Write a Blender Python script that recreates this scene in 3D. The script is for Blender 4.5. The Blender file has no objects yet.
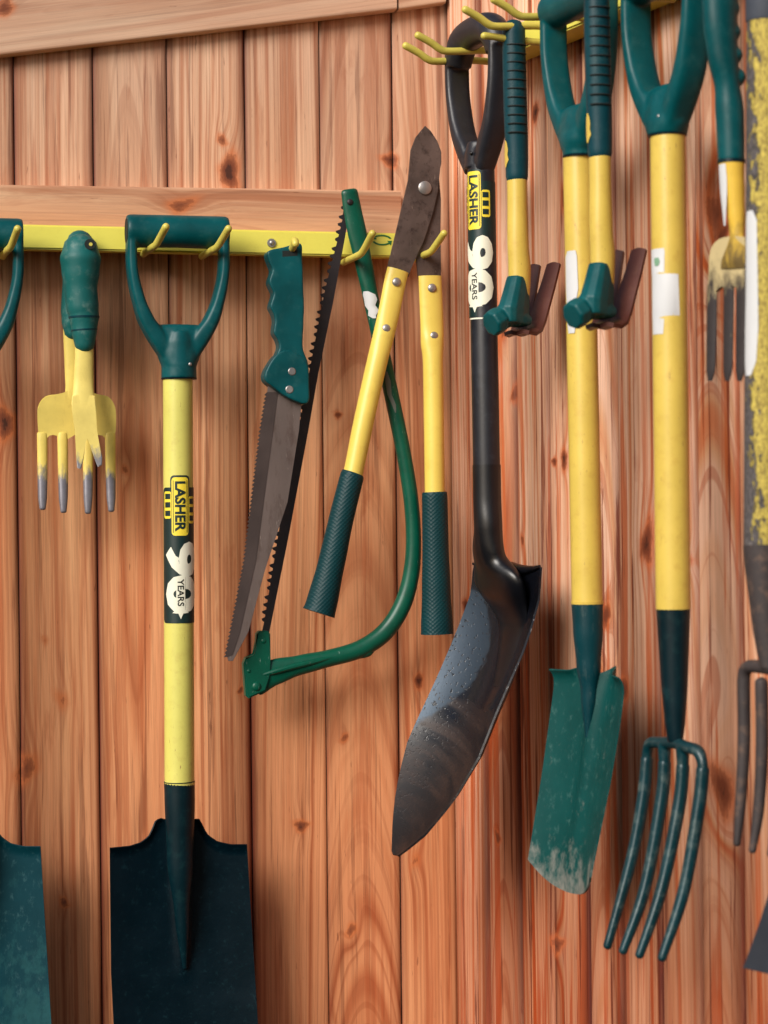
import bpy, bmesh, math, random
import numpy as np
from mathutils import Vector, Matrix
random.seed(7); rng = np.random.default_rng(11)
R_ = math.radians
sc = bpy.context.scene
COL = sc.collection

# ------------------------------------------------------------------ camera model
F = 2092.0; CX, CY = 384.0, 512.0; ROLL = 0.0105; CAMZ = 1.30
RIGHT = Vector((math.cos(ROLL), 0, -math.sin(ROLL))); UP = Vector((math.sin(ROLL), 0, math.cos(ROLL))); FWD = Vector((0, 1, 0))
CAM = Vector((0, 0, CAMZ))
def ray(px, py): return RIGHT*((px-CX)/F) + UP*((CY-py)/F) + FWD
def proj(P):
    q = Vector(P)-CAM
    return CX+F*q.dot(RIGHT)/q.y, CY-F*q.dot(UP)/q.y

class Wall:
    """vertical plane frame: u along the wall, w out of it towards the viewer, z up"""
    def __init__(s, c, ang):
        s.c = Vector((c[0], c[1], 0)); s.ang = ang
        s.d = Vector((math.cos(ang), math.sin(ang), 0)); s.n = Vector((math.sin(ang), -math.cos(ang), 0))
    def world(s, p): return s.c + s.d*p[0] + s.n*p[1] + Vector((0, 0, p[2]))
    def W(s, px, py, w):
        r = ray(px, py); t = (w-(CAM-s.c).dot(s.n))/r.dot(s.n); P = CAM+r*t
        return Vector(((P-s.c).dot(s.d), w, P.z))
    def U(s, px, py, u):
        r = ray(px, py); t = (u-(CAM-s.c).dot(s.d))/r.dot(s.d); P = CAM+r*t
        return Vector((u, (P-s.c).dot(s.n), P.z))
    def px(s, p): return proj(s.world(p))
    def scale(s, p): return (s.world(p)-CAM).y/F            # metres per pixel there
    def face(s, p):
        q = CAM-s.world(p); f = Vector((q.dot(s.d), q.dot(s.n))); f.normalize(); return f

D = 2.60
_c = CAM+ray(451, 512)*D
B = Wall((_c.x, _c.y), R_(13.8)); RW = Wall((_c.x, _c.y), R_(-64))

# ------------------------------------------------------------------ scene tree helpers
class Root:
    def __init__(s, name, wall, base, label, cat, group=None):
        s.wall = wall; s.base = Vector(base)
        e = bpy.data.objects.new(name, None); COL.objects.link(e); e.empty_display_size = .05
        e.location = wall.world(base); e.rotation_euler = (0, 0, wall.ang)
        e['label'] = label; e['category'] = cat
        if group: e['group'] = group
        s.o = e
def lz(root, py, px=None, w=.08):                      # root-local height of a picture row
    return root.wall.W(px if px else 400, py, w).z-root.base.z

def finish(me, angle=35, smooth=True):
    if smooth:
        for p in me.polygons: p.use_smooth = True
        me.set_sharp_from_angle(angle=R_(angle))
def link(name, me, mat, root, parent=None, label=None):
    ob = bpy.data.objects.new(name, me); COL.objects.link(ob)
    ob.parent = parent if parent is not None else root.o
    if mat is not None: me.materials.clear(); me.materials.append(mat)
    if label: ob['label'] = label
    return ob

class MB:
    """collects geometry in (u,w,z) wall coordinates, builds ONE mesh object under a root"""
    def __init__(s): s.bm = bmesh.new()
    def V(s, p): return s.bm.verts.new((p[0], p[1], p[2]))
    def tube(s, pts, rad, seg=20, ref=(1, 0, 0), smooth=0, cap=True, round_ends=False, sq=2.):
        pts = [Vector(p) for p in pts]
        rad = [r if isinstance(r, tuple) else (r, r) for r in (rad if isinstance(rad, list) else [rad]*len(pts))]
        if smooth:
            q, rr = [], []; n = len(pts)
            for i in range(n-1):
                p0, p1, p2, p3 = pts[max(i-1, 0)], pts[i], pts[i+1], pts[min(i+2, n-1)]
                for k in range(smooth):
                    t = k/smooth
                    q.append(.5*((2*p1)+(p2-p0)*t+(2*p0-5*p1+4*p2-p3)*t*t+(3*p1-p0-3*p2+p3)*t**3))
                    st = t*t*(3-2*t)
                    rr.append(tuple(rad[i][j]*(1-st)+rad[i+1][j]*st for j in (0, 1)))
            q.append(pts[-1]); rr.append(rad[-1]); pts, rad = q, rr
        if round_ends:
            for end in (0, 1):
                P = pts[0] if end == 0 else pts[-1]; Q = pts[1] if end == 0 else pts[-2]
                d = (P-Q).normalized(); r0 = rad[0] if end == 0 else rad[-1]; m = min(r0)
                ext = [(P+d*m*math.sin(a)*.9, (max(r0[0]-m*(1-math.cos(a)), .0002), max(r0[1]-m*(1-math.cos(a)), .0002))) for a in (.5, .95, 1.3, 1.5)]
                if end == 0:
                    pts = [e[0] for e in ext[::-1]]+pts; rad = [e[1] for e in ext[::-1]]+rad
                else:
                    pts = pts+[e[0] for e in ext]; rad = rad+[e[1] for e in ext]
        rings = []; n = len(pts)
        for i in range(n):
            t = (pts[min(i+1, n-1)]-pts[max(i-1, 0)]).normalized()
            a = Vector(ref)-t*Vector(ref).dot(t)
            if a.length < 1e-4: a = Vector((0, 1, .01))-t*t.y
            a.normalize(); b = t.cross(a)
            cs = [(math.cos(2*math.pi*k/seg), math.sin(2*math.pi*k/seg)) for k in range(seg)]
            sp_ = lambda x: math.copysign(abs(x)**(2/sq), x)
            rings.append([s.V(pts[i]+a*rad[i][0]*sp_(x)+b*rad[i][1]*sp_(y)) for x, y in cs])
        for i in range(n-1):
            for k in range(seg):
                s.bm.faces.new((rings[i][k], rings[i][(k+1) % seg], rings[i+1][(k+1) % seg], rings[i+1][k]))
        if cap:
            s.bm.faces.new(rings[0][::-1]); s.bm.faces.new(rings[-1])
        return s
    def prism(s, outline, thick, bevel=0., seg=2, back=None):
        """outline: (u,w,z) front points; extruded thick into the wall"""
        f = [s.V(p) for p in outline]; b = [s.V((p[0], p[1]-thick, p[2])) for p in outline]
        n = len(f); faces = [s.bm.faces.new(f), s.bm.faces.new(b[::-1])]
        for i in range(n): faces.append(s.bm.faces.new((f[i], b[i], b[(i+1) % n], f[(i+1) % n])))
        if bevel:
            es = [e for e in set(faces[0].edges) | set(faces[1].edges)]
            bmesh.ops.bevel(s.bm, geom=es, offset=bevel, segments=seg, affect='EDGES', clamp_overlap=True)
        return s
    def box(s, u0, u1, w0, w1, z0, z1, bevel=0.):
        vs = [s.V((u, w, z)) for u in (u0, u1) for w in (w0, w1) for z in (z0, z1)]
        fs = [s.bm.faces.new([vs[i] for i in q]) for q in ((0, 1, 3, 2), (4, 6, 7, 5), (0, 4, 5, 1), (2, 3, 7, 6), (0, 2, 6, 4), (1, 5, 7, 3))]
        if bevel: bmesh.ops.bevel(s.bm, geom=list({e for f in fs for e in f.edges}), offset=bevel, segments=2, affect='EDGES')
        return s
    def grid(s, rows, thick, side=(0, 1, 0)):
        """rows: list of lists of points; a sheet with thickness along local normal"""
        n, m = len(rows), len(rows[0]); P = [[Vector(p) for p in r] for r in rows]
        fr = [[s.V(p) for p in r] for r in P]; bk = []
        for i in range(n):
            r = []
            for j in range(m):
                a = P[min(i+1, n-1)][j]-P[max(i-1, 0)][j]; b = P[i][min(j+1, m-1)]-P[i][max(j-1, 0)]
                nn = a.cross(b)
                nn = nn.normalized() if nn.length > 1e-12 else Vector((0, 1, 0))
                if nn.dot(Vector(side)) < 0: nn = -nn
                r.append(s.V(P[i][j]-nn*thick))
            bk.append(r)
        for i in range(n-1):
            for j in range(m-1):
                s.bm.faces.new((fr[i][j], fr[i+1][j], fr[i+1][j+1], fr[i][j+1]))
                s.bm.faces.new((bk[i][j], bk[i][j+1], bk[i+1][j+1], bk[i+1][j]))
        bd = [(i, 0) for i in range(n)]+[(n-1, j) for j in range(1, m)]+[(i, m-1) for i in range(n-2, -1, -1)]+[(0, j) for j in range(m-2, 0, -1)]
        for k in range(len(bd)):
            a, b = bd[k], bd[(k+1) % len(bd)]
            s.bm.faces.new((fr[a[0]][a[1]], bk[a[0]][a[1]], bk[b[0]][b[1]], fr[b[0]][b[1]]))
        return s
    def ball(s, c, r, sx=1, sy=1, sz=1, flat=None):
        m = Matrix.Translation(Vector(c)) @ Matrix.Diagonal((r*sx, r*sy, r*sz, 1))
        bmesh.ops.create_uvsphere(s.bm, u_segments=20, v_segments=12, radius=1, matrix=m); return s
    def mesh(s, root, name='m', weld=False):
        b = root.base
        if weld: bmesh.ops.remove_doubles(s.bm, verts=s.bm.verts[:], dist=1e-5)
        for v in s.bm.verts: v.co = Vector((v.co.x-b.x, -(v.co.y-b.y), v.co.z-b.z))
        bmesh.ops.recalc_face_normals(s.bm, faces=s.bm.faces[:])
        me = bpy.data.meshes.new(name); s.bm.to_mesh(me); s.bm.free(); return me
    def build(s, name, mat, root, parent=None, angle=35, label=None, blend=0, smooth=6, fac=.5):
        me = s.mesh(root, name)
        if blend:
            tmp = bpy.data.objects.new('tmp', me); COL.objects.link(tmp)
            m = tmp.modifiers.new('r', 'REMESH'); m.mode = 'VOXEL'; m.voxel_size = blend
            if smooth:
                q = tmp.modifiers.new('s', 'SMOOTH'); q.iterations = smooth; q.factor = fac
            bpy.context.view_layer.update()
            dg = bpy.context.evaluated_depsgraph_get()
            me2 = bpy.data.meshes.new_from_object(tmp.evaluated_get(dg)); bpy.data.objects.remove(tmp); bpy.data.meshes.remove(me); me = me2; me.name = name
            finish(me, 80)
        else: finish(me, angle)
        return link(name, me, mat, root, parent, label)

# ------------------------------------------------------------------ materials
def lin(c):
    return tuple(((x/255)/12.92 if x/255 <= .04045 else ((x/255+.055)/1.055)**2.4) for x in c)
class NT:
    def __init__(s, name):
        s.m = bpy.data.materials.new(name); s.m.use_nodes = True; s.t = s.m.node_tree; s.n = s.t.nodes
        s.p = s.n['Principled BSDF']
    def new(s, typ, **kw):
        n = s.n.new(typ)
        for k, v in kw.items():
            if k in n.inputs: n.inputs[k].default_value = v
            else: setattr(n, k, v)
        return n
    def lk(s, a, b): s.t.links.new(a, b)
    def math(s, op, a, b=None, clamp=False):
        n = s.n.new('ShaderNodeMath'); n.operation = op; n.use_clamp = clamp
        for i, v in enumerate((a, b)):
            if v is None: continue
            if isinstance(v, (int, float)): n.inputs[i].default_value = v
            else: s.lk(v, n.inputs[i])
        return n.outputs[0]
    def mix(s, fac, a, b, blend='MIX'):
        n = s.n.new('ShaderNodeMix'); n.data_type = 'RGBA'; n.blend_type = blend
        for i, v in ((0, fac), (6, a), (7, b)):
            if isinstance(v, (int, float)): n.inputs[i].default_value = v
            elif isinstance(v, tuple): n.inputs[i].default_value = (*v[:3], 1)
            else: s.lk(v, n.inputs[i])
        return n.outputs[2]
    def noise(s, vec, scale, detail=3, rough=.55, dim='3D', w=None, dist=0):
        n = s.n.new('ShaderNodeTexNoise'); n.noise_dimensions = dim; n.inputs['Scale'].default_value = scale
        n.inputs['Detail'].default_value = detail; n.inputs['Roughness'].default_value = rough; n.inputs['Distortion'].default_value = dist
        if vec is not None: s.lk(vec, n.inputs['Vector'])
        if w is not None: s.lk(w, n.inputs['W'])
        return n.outputs[0]
    def ramp(s, fac, stops):
        n = s.n.new('ShaderNodeValToRGB'); cr = n.color_ramp
        while len(cr.elements) < len(stops): cr.elements.new(.5)
        for e, (p, c) in zip(cr.elements, stops):
            e.position = p; e.color = (*c, 1) if isinstance(c, tuple) else (c, c, c, 1)
        s.lk(fac, n.inputs[0]); return n.outputs[0]
    def coords(s, scale=(1, 1, 1)):
        tc = s.new('ShaderNodeTexCoord'); mp = s.new('ShaderNodeMapping'); mp.inputs['Scale'].default_value = scale
        s.lk(tc.outputs['Object'], mp.inputs[0]); return mp.outputs[0]
    def objz(s):
        tc = s.new('ShaderNodeTexCoord'); sp = s.new('ShaderNodeSeparateXYZ'); s.lk(tc.outputs['Object'], sp.inputs[0]); return sp.outputs

def coat(name, col, rough=.4, dark=.8, metal=0., bump=.15, bscale=300, dirt=None, dirt_amt=.3, spec=.5, stretch=(1, 1, 1), scr=None, cclear=0):
    """paint / plastic / metal with uneven tone, specks, smudged roughness and fine bump"""
    t = NT(name); c = lin(col); v = t.coords(stretch)
    n1 = t.noise(v, 22, 4); n2 = t.noise(v, 160, 3)
    base = t.mix(t.ramp(n1, [(.35, 0.), (.7, 1.)]), tuple(x*dark for x in c), c)
    if dirt:
        base = t.mix(t.math('MULTIPLY', t.ramp(t.noise(v, 70, 6, .7), [(.52, 0.), (.72, 1.)]), dirt_amt), base, lin(dirt))
    if scr:
        v2 = t.coords((6, 6, 1)); base = t.mix(t.ramp(t.noise(v2, 60, 5, .75), [(.64, 0.), (.70, 1.)]), base, lin(scr))
    t.lk(base, t.p.inputs['Base Color'])
    t.lk(t.math('ADD', t.math('MULTIPLY', n1, .22), rough-.11), t.p.inputs['Roughness'])
    t.p.inputs['Metallic'].default_value = metal; t.p.inputs['Specular IOR Level'].default_value = spec
    t.p.inputs['Coat Weight'].default_value = cclear
    b = t.new('ShaderNodeBump', Strength=bump, Distance=.0006); t.lk(t.noise(v, bscale, 3), b.inputs['Height']); t.lk(b.outputs[0], t.p.inputs['Normal'])
    return t.m

def worn(name, col, under, z0, z1, rough=.45, soft=.3, metal_under=.3, scr=(150, 160, 150), scr_amt=.25, stretch=(1, 1, .3)):
    """paint worn away towards local height z1 (fully bare) from z0 (painted)"""
    t = NT(name); c = lin(col); v = t.coords(); vs = t.coords(stretch)
    z = t.objz()[2]
    g = t.new('ShaderNodeMapRange'); g.inputs[1].default_value = z0; g.inputs[2].default_value = z1; t.lk(z, g.inputs[0])
    n = t.noise(vs, 60, 6, .7)
    f = t.ramp(t.math('ADD', g.outputs[0], t.math('MULTIPLY', t.math('SUBTRACT', n, .5), 1.9)), [(.5-soft/2, 0.), (.5+soft/2, 1.)])
    n1 = t.noise(v, 25, 4)
    base = t.mix(n1, tuple(x*.6 for x in c), tuple(min(x*1.25, 1) for x in c))
    base = t.mix(t.math('MULTIPLY', t.ramp(t.noise(vs, 140, 5, .75), [(.56, 0.), (.74, 1.)]), scr_amt), base, lin(scr))
    u = t.mix(t.noise(v, 120, 4), tuple(x*.55 for x in lin(under)), lin(under))
    t.lk(t.mix(f, base, u), t.p.inputs['Base Color'])
    t.lk(t.math('ADD', t.math('MULTIPLY', n1, .25), rough-.1), t.p.inputs['Roughness'])
    t.lk(t.math('MULTIPLY', f, metal_under), t.p.inputs['Metallic']); t.p.inputs['Specular IOR Level'].default_value = .22
    b = t.new('ShaderNodeBump', Strength=.2, Distance=.0006); t.lk(t.noise(v, 220, 4), b.inputs['Height']); t.lk(b.outputs[0], t.p.inputs['Normal'])
    return t.m

M = {}
M['green'] = coat('green_plastic', (0, 80, 85), .4, .62, spec=.25, bump=.12, dirt=(90, 130, 125), dirt_amt=.12)
M['green_dull'] = coat('green_rubber', (0, 58, 68), .5, .75, spec=.25, bump=.3, bscale=500, dirt=(90, 120, 115), dirt_amt=.15)
M['green_ball'] = coat('green_scuffed_plastic', (10, 92, 90), .5, .8, spec=.35, bump=.2, dirt=(140, 160, 150), dirt_amt=.3)
M['green_steel'] = coat('green_painted_steel', (0, 84, 64), .36, .7, spec=.35, bump=.1, dirt=(20, 50, 40), dirt_amt=.4, scr=(120, 140, 130))
M['green_dark'] = coat('dark_green_paint', (0, 30, 38), .42, .7, spec=.25, bump=.2, dirt=(40, 80, 80), dirt_amt=.2)
M['yellow'] = coat('yellow_lacquer', (211, 205, 106), .34, .9, bump=.06, dirt=(170, 140, 70), dirt_amt=.28, scr=(150, 120, 70))
M['yellow_arm'] = coat('chrome_yellow_paint', (226, 200, 92), .38, .92, bump=.06, dirt=(180, 130, 50), dirt_amt=.2)
M['yellow_warm'] = coat('warm_yellow_lacquer', (212, 184, 84), .34, .88, bump=.07, dirt=(170, 120, 50), dirt_amt=.3, scr=(140, 100, 60))
M['yellow_rail'] = coat('yellow_powder_coat', (226, 216, 92), .42, .95, bump=.15, dirt=(170, 150, 50), dirt_amt=.12)
M['yellow_hook'] = coat('yellow_dipped_hook', (208, 194, 88), .4, .85, bump=.12, dirt=(150, 120, 40), dirt_amt=.25)
M['black_plastic'] = coat('black_plastic', (34, 35, 42), .42, .7, bump=.25, bscale=400, dirt=(90, 90, 95), dirt_amt=.15)
M['black_paint'] = coat('black_paint', (26, 28, 36), .4, .7, bump=.12, dirt=(70, 75, 85), dirt_amt=.25)
M['black_gloss'] = coat('black_gloss_paint', (12, 14, 20), .34, .7, bump=.1, dirt=(40, 40, 45), dirt_amt=.3)
M['steel_brown'] = coat('tarnished_blade_steel', (104, 87, 81), .46, .5, .35, .35, 160, dirt=(40, 27, 25), dirt_amt=1., scr=(128, 112, 104))
M['steel_saw'] = coat('saw_steel', (122, 108, 103), .48, .75, .4, .2, 250, dirt=(74, 54, 46), dirt_amt=.7, scr=(150, 138, 130), stretch=(1, 1, .3))
M['steel_teeth'] = coat('saw_teeth_steel', (82, 70, 67), .5, .7, .4, .2, 250)
M['steel_dark'] = coat('dark_blade_steel', (46, 40, 44), .5, .75, .3, .2, 250, dirt=(70, 52, 46), dirt_amt=.4)
M['rivet'] = coat('bright_rivet', (175, 170, 168), .38, .7, .7, .1)
M['claw'] = coat('brown_lacquered_claw', (84, 44, 36), .36, .7, .15, .15, 300, dirt=(110, 80, 60), dirt_amt=.2)
M['white'] = coat('white_label_paper', (204, 206, 208), .6, .93, bump=.1)
M['dark_hole'] = coat('dark_recess', (10, 22, 22), .8, .8)
M['ink'] = coat('green_black_ink', (6, 40, 40), .45, .85, bump=.03)
M['ink_black'] = coat('black_ink', (14, 18, 18), .45, .85, bump=.03)
M['cream'] = coat('cream_print', (228, 228, 208), .5, .94, bump=.03)
M['print_yellow'] = coat('yellow_print', (238, 214, 60), .45, .93, bump=.03)
M['print_green'] = coat('green_print', (40, 110, 60), .5, .9, bump=.03)

# old flaking shaft
def flaking():
    t = NT('flaking_yellow_paint'); v = t.coords((1, 1, .55)); o = t.objz()
    n = t.noise(t.coords((1, 1, .38)), 170, 8, .72, dist=.4); n2 = t.noise(t.coords((1, 1, .4)), 16, 4); n3 = t.noise(v, 420, 4, .7)
    side = t.math('ADD', t.math('MULTIPLY', o[0], 7.), t.math('MULTIPLY', o[1], 7.))
    f = t.ramp(t.math('ADD', t.math('ADD', t.math('MULTIPLY', n, .62), t.math('MULTIPLY', n2, .42)), side), [(.552, 0.), (.570, 1.)])
    bare = t.mix(t.ramp(n3, [(.3, 0.), (.7, 1.)]), lin((26, 22, 22)), lin((104, 98, 98)))
    yel = t.mix(t.ramp(n3, [(.35, 0.), (.65, 1.)]), lin((126, 106, 48)), lin((204, 184, 84)))
    t.lk(t.mix(f, bare, yel), t.p.inputs['Base Color']); t.p.inputs['Roughness'].default_value = .75
    b = t.new('ShaderNodeBump', Strength=.8, Distance=.0016); t.lk(t.math('ADD', f, t.math('MULTIPLY', n3, .5)), b.inputs['Height']); t.lk(b.outputs[0], t.p.inputs['Normal'])
    return t.m
M['flaking'] = flaking()
M['rust'] = coat('weathered_grey_iron', (66, 58, 58), .7, .55, .2, .5, 220, dirt=(130, 100, 80), dirt_amt=.45)
M['old_collar'] = coat('faded_grey_collar', (70, 76, 88), .6, .7, bump=.3)
M['slate'] = coat('dark_slate_steel', (40, 44, 52), .5, .7, .2, .2)

def dotted_rubber():
    t = NT('dimpled_green_rubber'); c = lin((0, 54, 60)); o = t.objz(); v = t.coords()
    a = t.math('SINE', t.math('MULTIPLY', o[0], 2*math.pi/.0052)); b_ = t.math('SINE', t.math('MULTIPLY', o[2], 2*math.pi/.0048))
    h = t.math('MULTIPLY', a, b_)
    base = t.mix(t.noise(v, 30, 4), tuple(x*.6 for x in c), c)
    base = t.mix(t.math('MULTIPLY', t.math('MAXIMUM', h, 0.), .06), base, lin((70, 120, 115)))
    t.lk(base, t.p.inputs['Base Color']); t.p.inputs['Roughness'].default_value = .5; t.p.inputs['Specular IOR Level'].default_value = .25
    b = t.new('ShaderNodeBump', Strength=.22, Distance=.001); t.lk(h, b.inputs['Height']); t.lk(b.outputs[0], t.p.inputs['Normal'])
    return t.m
M['dimple'] = dotted_rubber()

def wood(name, bright=1., hot=1., contrast=1., edge_amt=.5, pale=False, tonev=1.):
    t = NT(name)
    at = lambda n, o: t.new('ShaderNodeAttribute', attribute_name=n).outputs[o]
    ring = at('ring', 'Fac'); brd = at('brd', 'Fac'); knot = at('knot', 'Fac'); pos = at('pos', 'Vector'); falloff = at('light_fall', 'Fac'); edge = at('edge', 'Fac')
    def sc_(x, y, z):
        m = t.new('ShaderNodeMapping'); m.inputs['Scale'].default_value = (x, y, z); t.lk(pos, m.inputs[0]); return m.outputs[0]
    wob = t.noise(sc_(9, 1.0, 1), 1, 2)
    rg = t.math('ADD', ring, t.math('MULTIPLY', wob, .006))
    r1 = t.noise(None, 1, 1, .5, '1D', t.math('ADD', t.math('MULTIPLY', rg, 105), t.math('MULTIPLY', brd, 91)))
    r2 = t.noise(None, 1, 2, .6, '1D', t.math('ADD', t.math('MULTIPLY', rg, 330), t.math('MULTIPLY', brd, 37)))
    light = lin((204, 143, 108)); mid = lin((188, 121, 86)); red = lin((150, 70, 36)); dk = lin((74, 28, 14))
    k = lambda c, q: tuple(x*q*bright*m for x, m in zip(c, (1.2, 1.22, 1.18) if pale else (1.56, 1.82, 1.70)))
    if pale: light = (.74/1.2, .46/1.22, .32/1.18); mid = (.64/1.2, .33/1.22, .175/1.18); red = lin((176, 86, 44)); dk = lin((92, 34, 16))
    gate = t.ramp(t.noise(sc_(10, 1.1, 9), 1, 2), [(.34, 0.), (.56, 1.)])          # where the grain shows at all
    ringc = t.ramp(r1, [(.28, k(red, 1)), (.42, k(mid, 1)), (.55, k(light, 1)), (.68, k(light, 1.05)), (.8, k(mid, 1.))])
    col = t.mix(t.math('MULTIPLY', t.math('ADD', t.math('MULTIPLY', gate, .6), .45), contrast), k(tuple((x+y)/2 for x, y in zip(light, mid)), 1.02), ringc)
    thin = t.ramp(r2, [(.36, 1.), (.45, 0.)])
    col = t.mix(t.math('MULTIPLY', t.math('ADD', t.math('MULTIPLY', thin, t.math('MULTIPLY', gate, .7)), t.math('MULTIPLY', thin, .2)), .62*contrast), col, k(red, .8))
    # broad soft tone changes, then long reddish and dark resin streaks along the grain
    br = t.noise(sc_(22, .9, 4), 1, 3)
    col = t.mix(1., col, t.ramp(br, [(.3, tuple(1-tonev*x for x in (.30, .42, .50))), (.48, (1., 1., 1.)), (.7, tuple(1+tonev*x for x in (.10, .12, .14)))]), 'MULTIPLY')
    st = t.ramp(t.noise(sc_(60, 1.5, 7), 1, 5, .62, dist=.25), [(.53, 0.), (.59, 1.)])
    col = t.mix(t.math('MULTIPLY', st, .66*hot), col, k(lin((150, 64, 27)) if not pale else lin((178, 86, 40)), 1))
    st2 = t.ramp(t.noise(sc_(120, 2.4, 3), 1, 5, .62, dist=.3), [(.58, 0.), (.63, 1.)])
    col = t.mix(t.math('MULTIPLY', st2, .72*hot), col, k(dk, 1.3))
    sp = t.ramp(t.noise(sc_(20, 1.6, 5), 1, 3), [(.54, 0.), (.72, 1.)])
    col = t.mix(t.math('MULTIPLY', sp, .45), col, k(lin((220, 166, 128)) if not pale else (.70, .46, .33), 1))
    # stain gathered along the board edges
    en = t.math('MULTIPLY', edge, t.ramp(t.noise(sc_(30, 1.4, 11), 1, 3), [(.33, 0.), (.52, 1.)]))
    col = t.mix(t.math('MULTIPLY', en, edge_amt, True), col, k(lin((92, 34, 16)), 1))
    burn = t.ramp(t.noise(sc_(26, 4.5, 13), 1, 5, .65, dist=.4), [(.60, 0.), (.72, 1.)])
    col = t.mix(t.math('MULTIPLY', burn, .35+.25*tonev), col, k(lin((146, 66, 30)), 1))
    tail = at('tail', 'Fac')
    tl = t.math('MULTIPLY', tail, t.ramp(t.noise(sc_(150, 6, 17), 1, 3, .6), [(.35, 0.), (.6, 1.)]))
    col = t.mix(t.math('MULTIPLY', tl, .8), col, k(lin((120, 50, 22)), 1))
    fb = t.noise(sc_(1500, 26, 3), 1, 4, .65); fb2 = t.noise(sc_(420, 7, 3), 1, 3)
    col = t.mix(1., col, t.ramp(t.math('ADD', t.math('MULTIPLY', fb, .5), t.math('MULTIPLY', fb2, .5)), [(.3, 1-.3*min(1, tonev+.15)), (.5, .98), (.7, 1+.12*min(1, tonev+.15))]), 'MULTIPLY')
    tone = t.ramp(brd, [(0., (.72, .64, .60)), (.35, (.9, .84, .8)), (.7, (1., 1., 1.)), (1., (1.14, 1.16, 1.18))])
    col = t.mix(.45+.55*tonev, col, t.mix(1., col, tone, 'MULTIPLY'))
    # light falloff painted into the boards: paler at the top, dark red-brown below
    wn = t.math('ADD', falloff, t.math('MULTIPLY', t.math('SUBTRACT', t.noise(sc_(9, 2, 2), 1, 3), .5), .35), True)
    col = t.mix(1., col, t.ramp(wn, [(0., (.74, .92, 1.26) if not pale else (1.08, 1.14, 1.2)), (.55 if not pale else .62, (1., 1., 1.)), (1., (.80, .66, .60) if not pale else (.60, .41, .32))]), 'MULTIPLY')
    halo = t.ramp(knot, [(.03, 0.), (.2, .7), (.32, .9)])
    col = t.mix(t.math('MULTIPLY', halo, .75), col, k(lin((168, 84, 44)), 1))
    kn = t.math('ADD', knot, t.math('MULTIPLY', t.math('SUBTRACT', t.noise(sc_(260, 90, 1), 1, 5, .7), .5), .7))
    col = t.mix(t.ramp(kn, [(.26, 0.), (.33, .5), (.5, .75), (.62, .97)]), col, k(lin((98, 46, 28)), 1))
    col = t.mix(t.ramp(kn, [(.72, 0.), (.86, .85)]), col, k(lin((48, 22, 16)), 1))
    sk = t.ramp(t.noise(sc_(210, 26, 1), 1, 3), [(.70, 0.), (.745, 1.)])
    col = t.mix(t.math('MULTIPLY', sk, .5), col, k(dk, 1))
    t.lk(col, t.p.inputs['Base Color'])
    t.lk(t.math('ADD', t.math('MULTIPLY', fb2, .25), .5), t.p.inputs['Roughness']); t.p.inputs['Specular IOR Level'].default_value = .3
    b = t.new('ShaderNodeBump', Strength=.3, Distance=.001)
    t.lk(t.math('SUBTRACT', t.math('ADD', t.math('MULTIPLY', fb, .5), t.math('MULTIPLY', r2, .4)), t.math('MULTIPLY', knot, .5)), b.inputs['Height']); t.lk(b.outputs[0], t.p.inputs['Normal'])
    return t.m
M['wood_back'] = wood('cedar_boards', .93, .6, .58, 1.0, False, .75)
M['wood_side'] = wood('cedar_boards_streaked', 1.0, 1.2, .95, 1.15, True, .8)
M['wood_beam'] = wood('planed_cedar', .86, .3, .45, .2, False, .5)

# ------------------------------------------------------------------ boards
def board_arrays(us, zs, w_of, ringp, knots, brd, bid, light_fall, horiz=False, skew=None, edge=None):
    """grid over one board; returns verts, quads, attributes (in u,w,z)"""
    U, Z = np.meshgrid(us, zs, indexing='ij')
    a, l = (Z, U) if horiz else (U, Z)                      # across / along the grain
    x0, d0, tilt, bend, ph = ringp
    dd = d0+tilt*l+bend*np.sin(l*2.1+ph)*.03+.002*np.sin(l*9+ph*3)
    xx = a-x0+.003*np.sin(l*3.3+ph)
    kn = np.zeros_like(U); tail = np.zeros_like(U); push = np.zeros_like(U)
    for (ku, kz, kr, st) in knots:
        du, dz = (U-ku), (Z-kz)
        if horiz: du, dz = dz, du
        kr = kr*.8; th = np.arctan2(dz, du); p1, p2 = ku*977 % 6.28, kz*613 % 6.28
        e = ((du/kr)**2+(dz/(kr*1.3))**2)*(1+.38*np.sin(2*th+p1)+.22*np.sin(3*th+p2)+.15*np.sin(5*th+p1*2))
        kn = np.maximum(kn, st*np.exp(-e*.9))
        tail = np.maximum(tail, min(1, st*1.1)*np.exp(-(du/(kr*.75))**2)*np.exp(-np.abs(dz)/(kr*4.5)))
        push += kr*1.15*np.exp(-((du/(kr*1.9))**2+(dz/(kr*4.2))**2))
    rr = np.sqrt(xx**2+dd**2)+push
    W = w_of(U, Z)
    if skew is not None: Z = Z+skew(U)
    n, m = U.shape
    V = np.stack([U, W, Z], -1).reshape(-1, 3)
    idx = np.arange(n*m).reshape(n, m)
    Q = np.stack([idx[:-1, :-1], idx[:-1, 1:], idx[1:, 1:], idx[1:, :-1]], -1).reshape(-1, 4)
    pos = np.stack([a+bid*.37, l+bid*1.13, np.full_like(U, bid*2.7)], -1).reshape(-1, 3)
    return V, Q, dict(ring=rr.ravel(), knot=kn.ravel(), tail=tail.ravel(), brd=np.full(n*m, brd), light_fall=light_fall(Z).ravel(), pos=pos, edge=(edge(U).ravel() if edge else np.zeros(n*m)))
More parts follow.
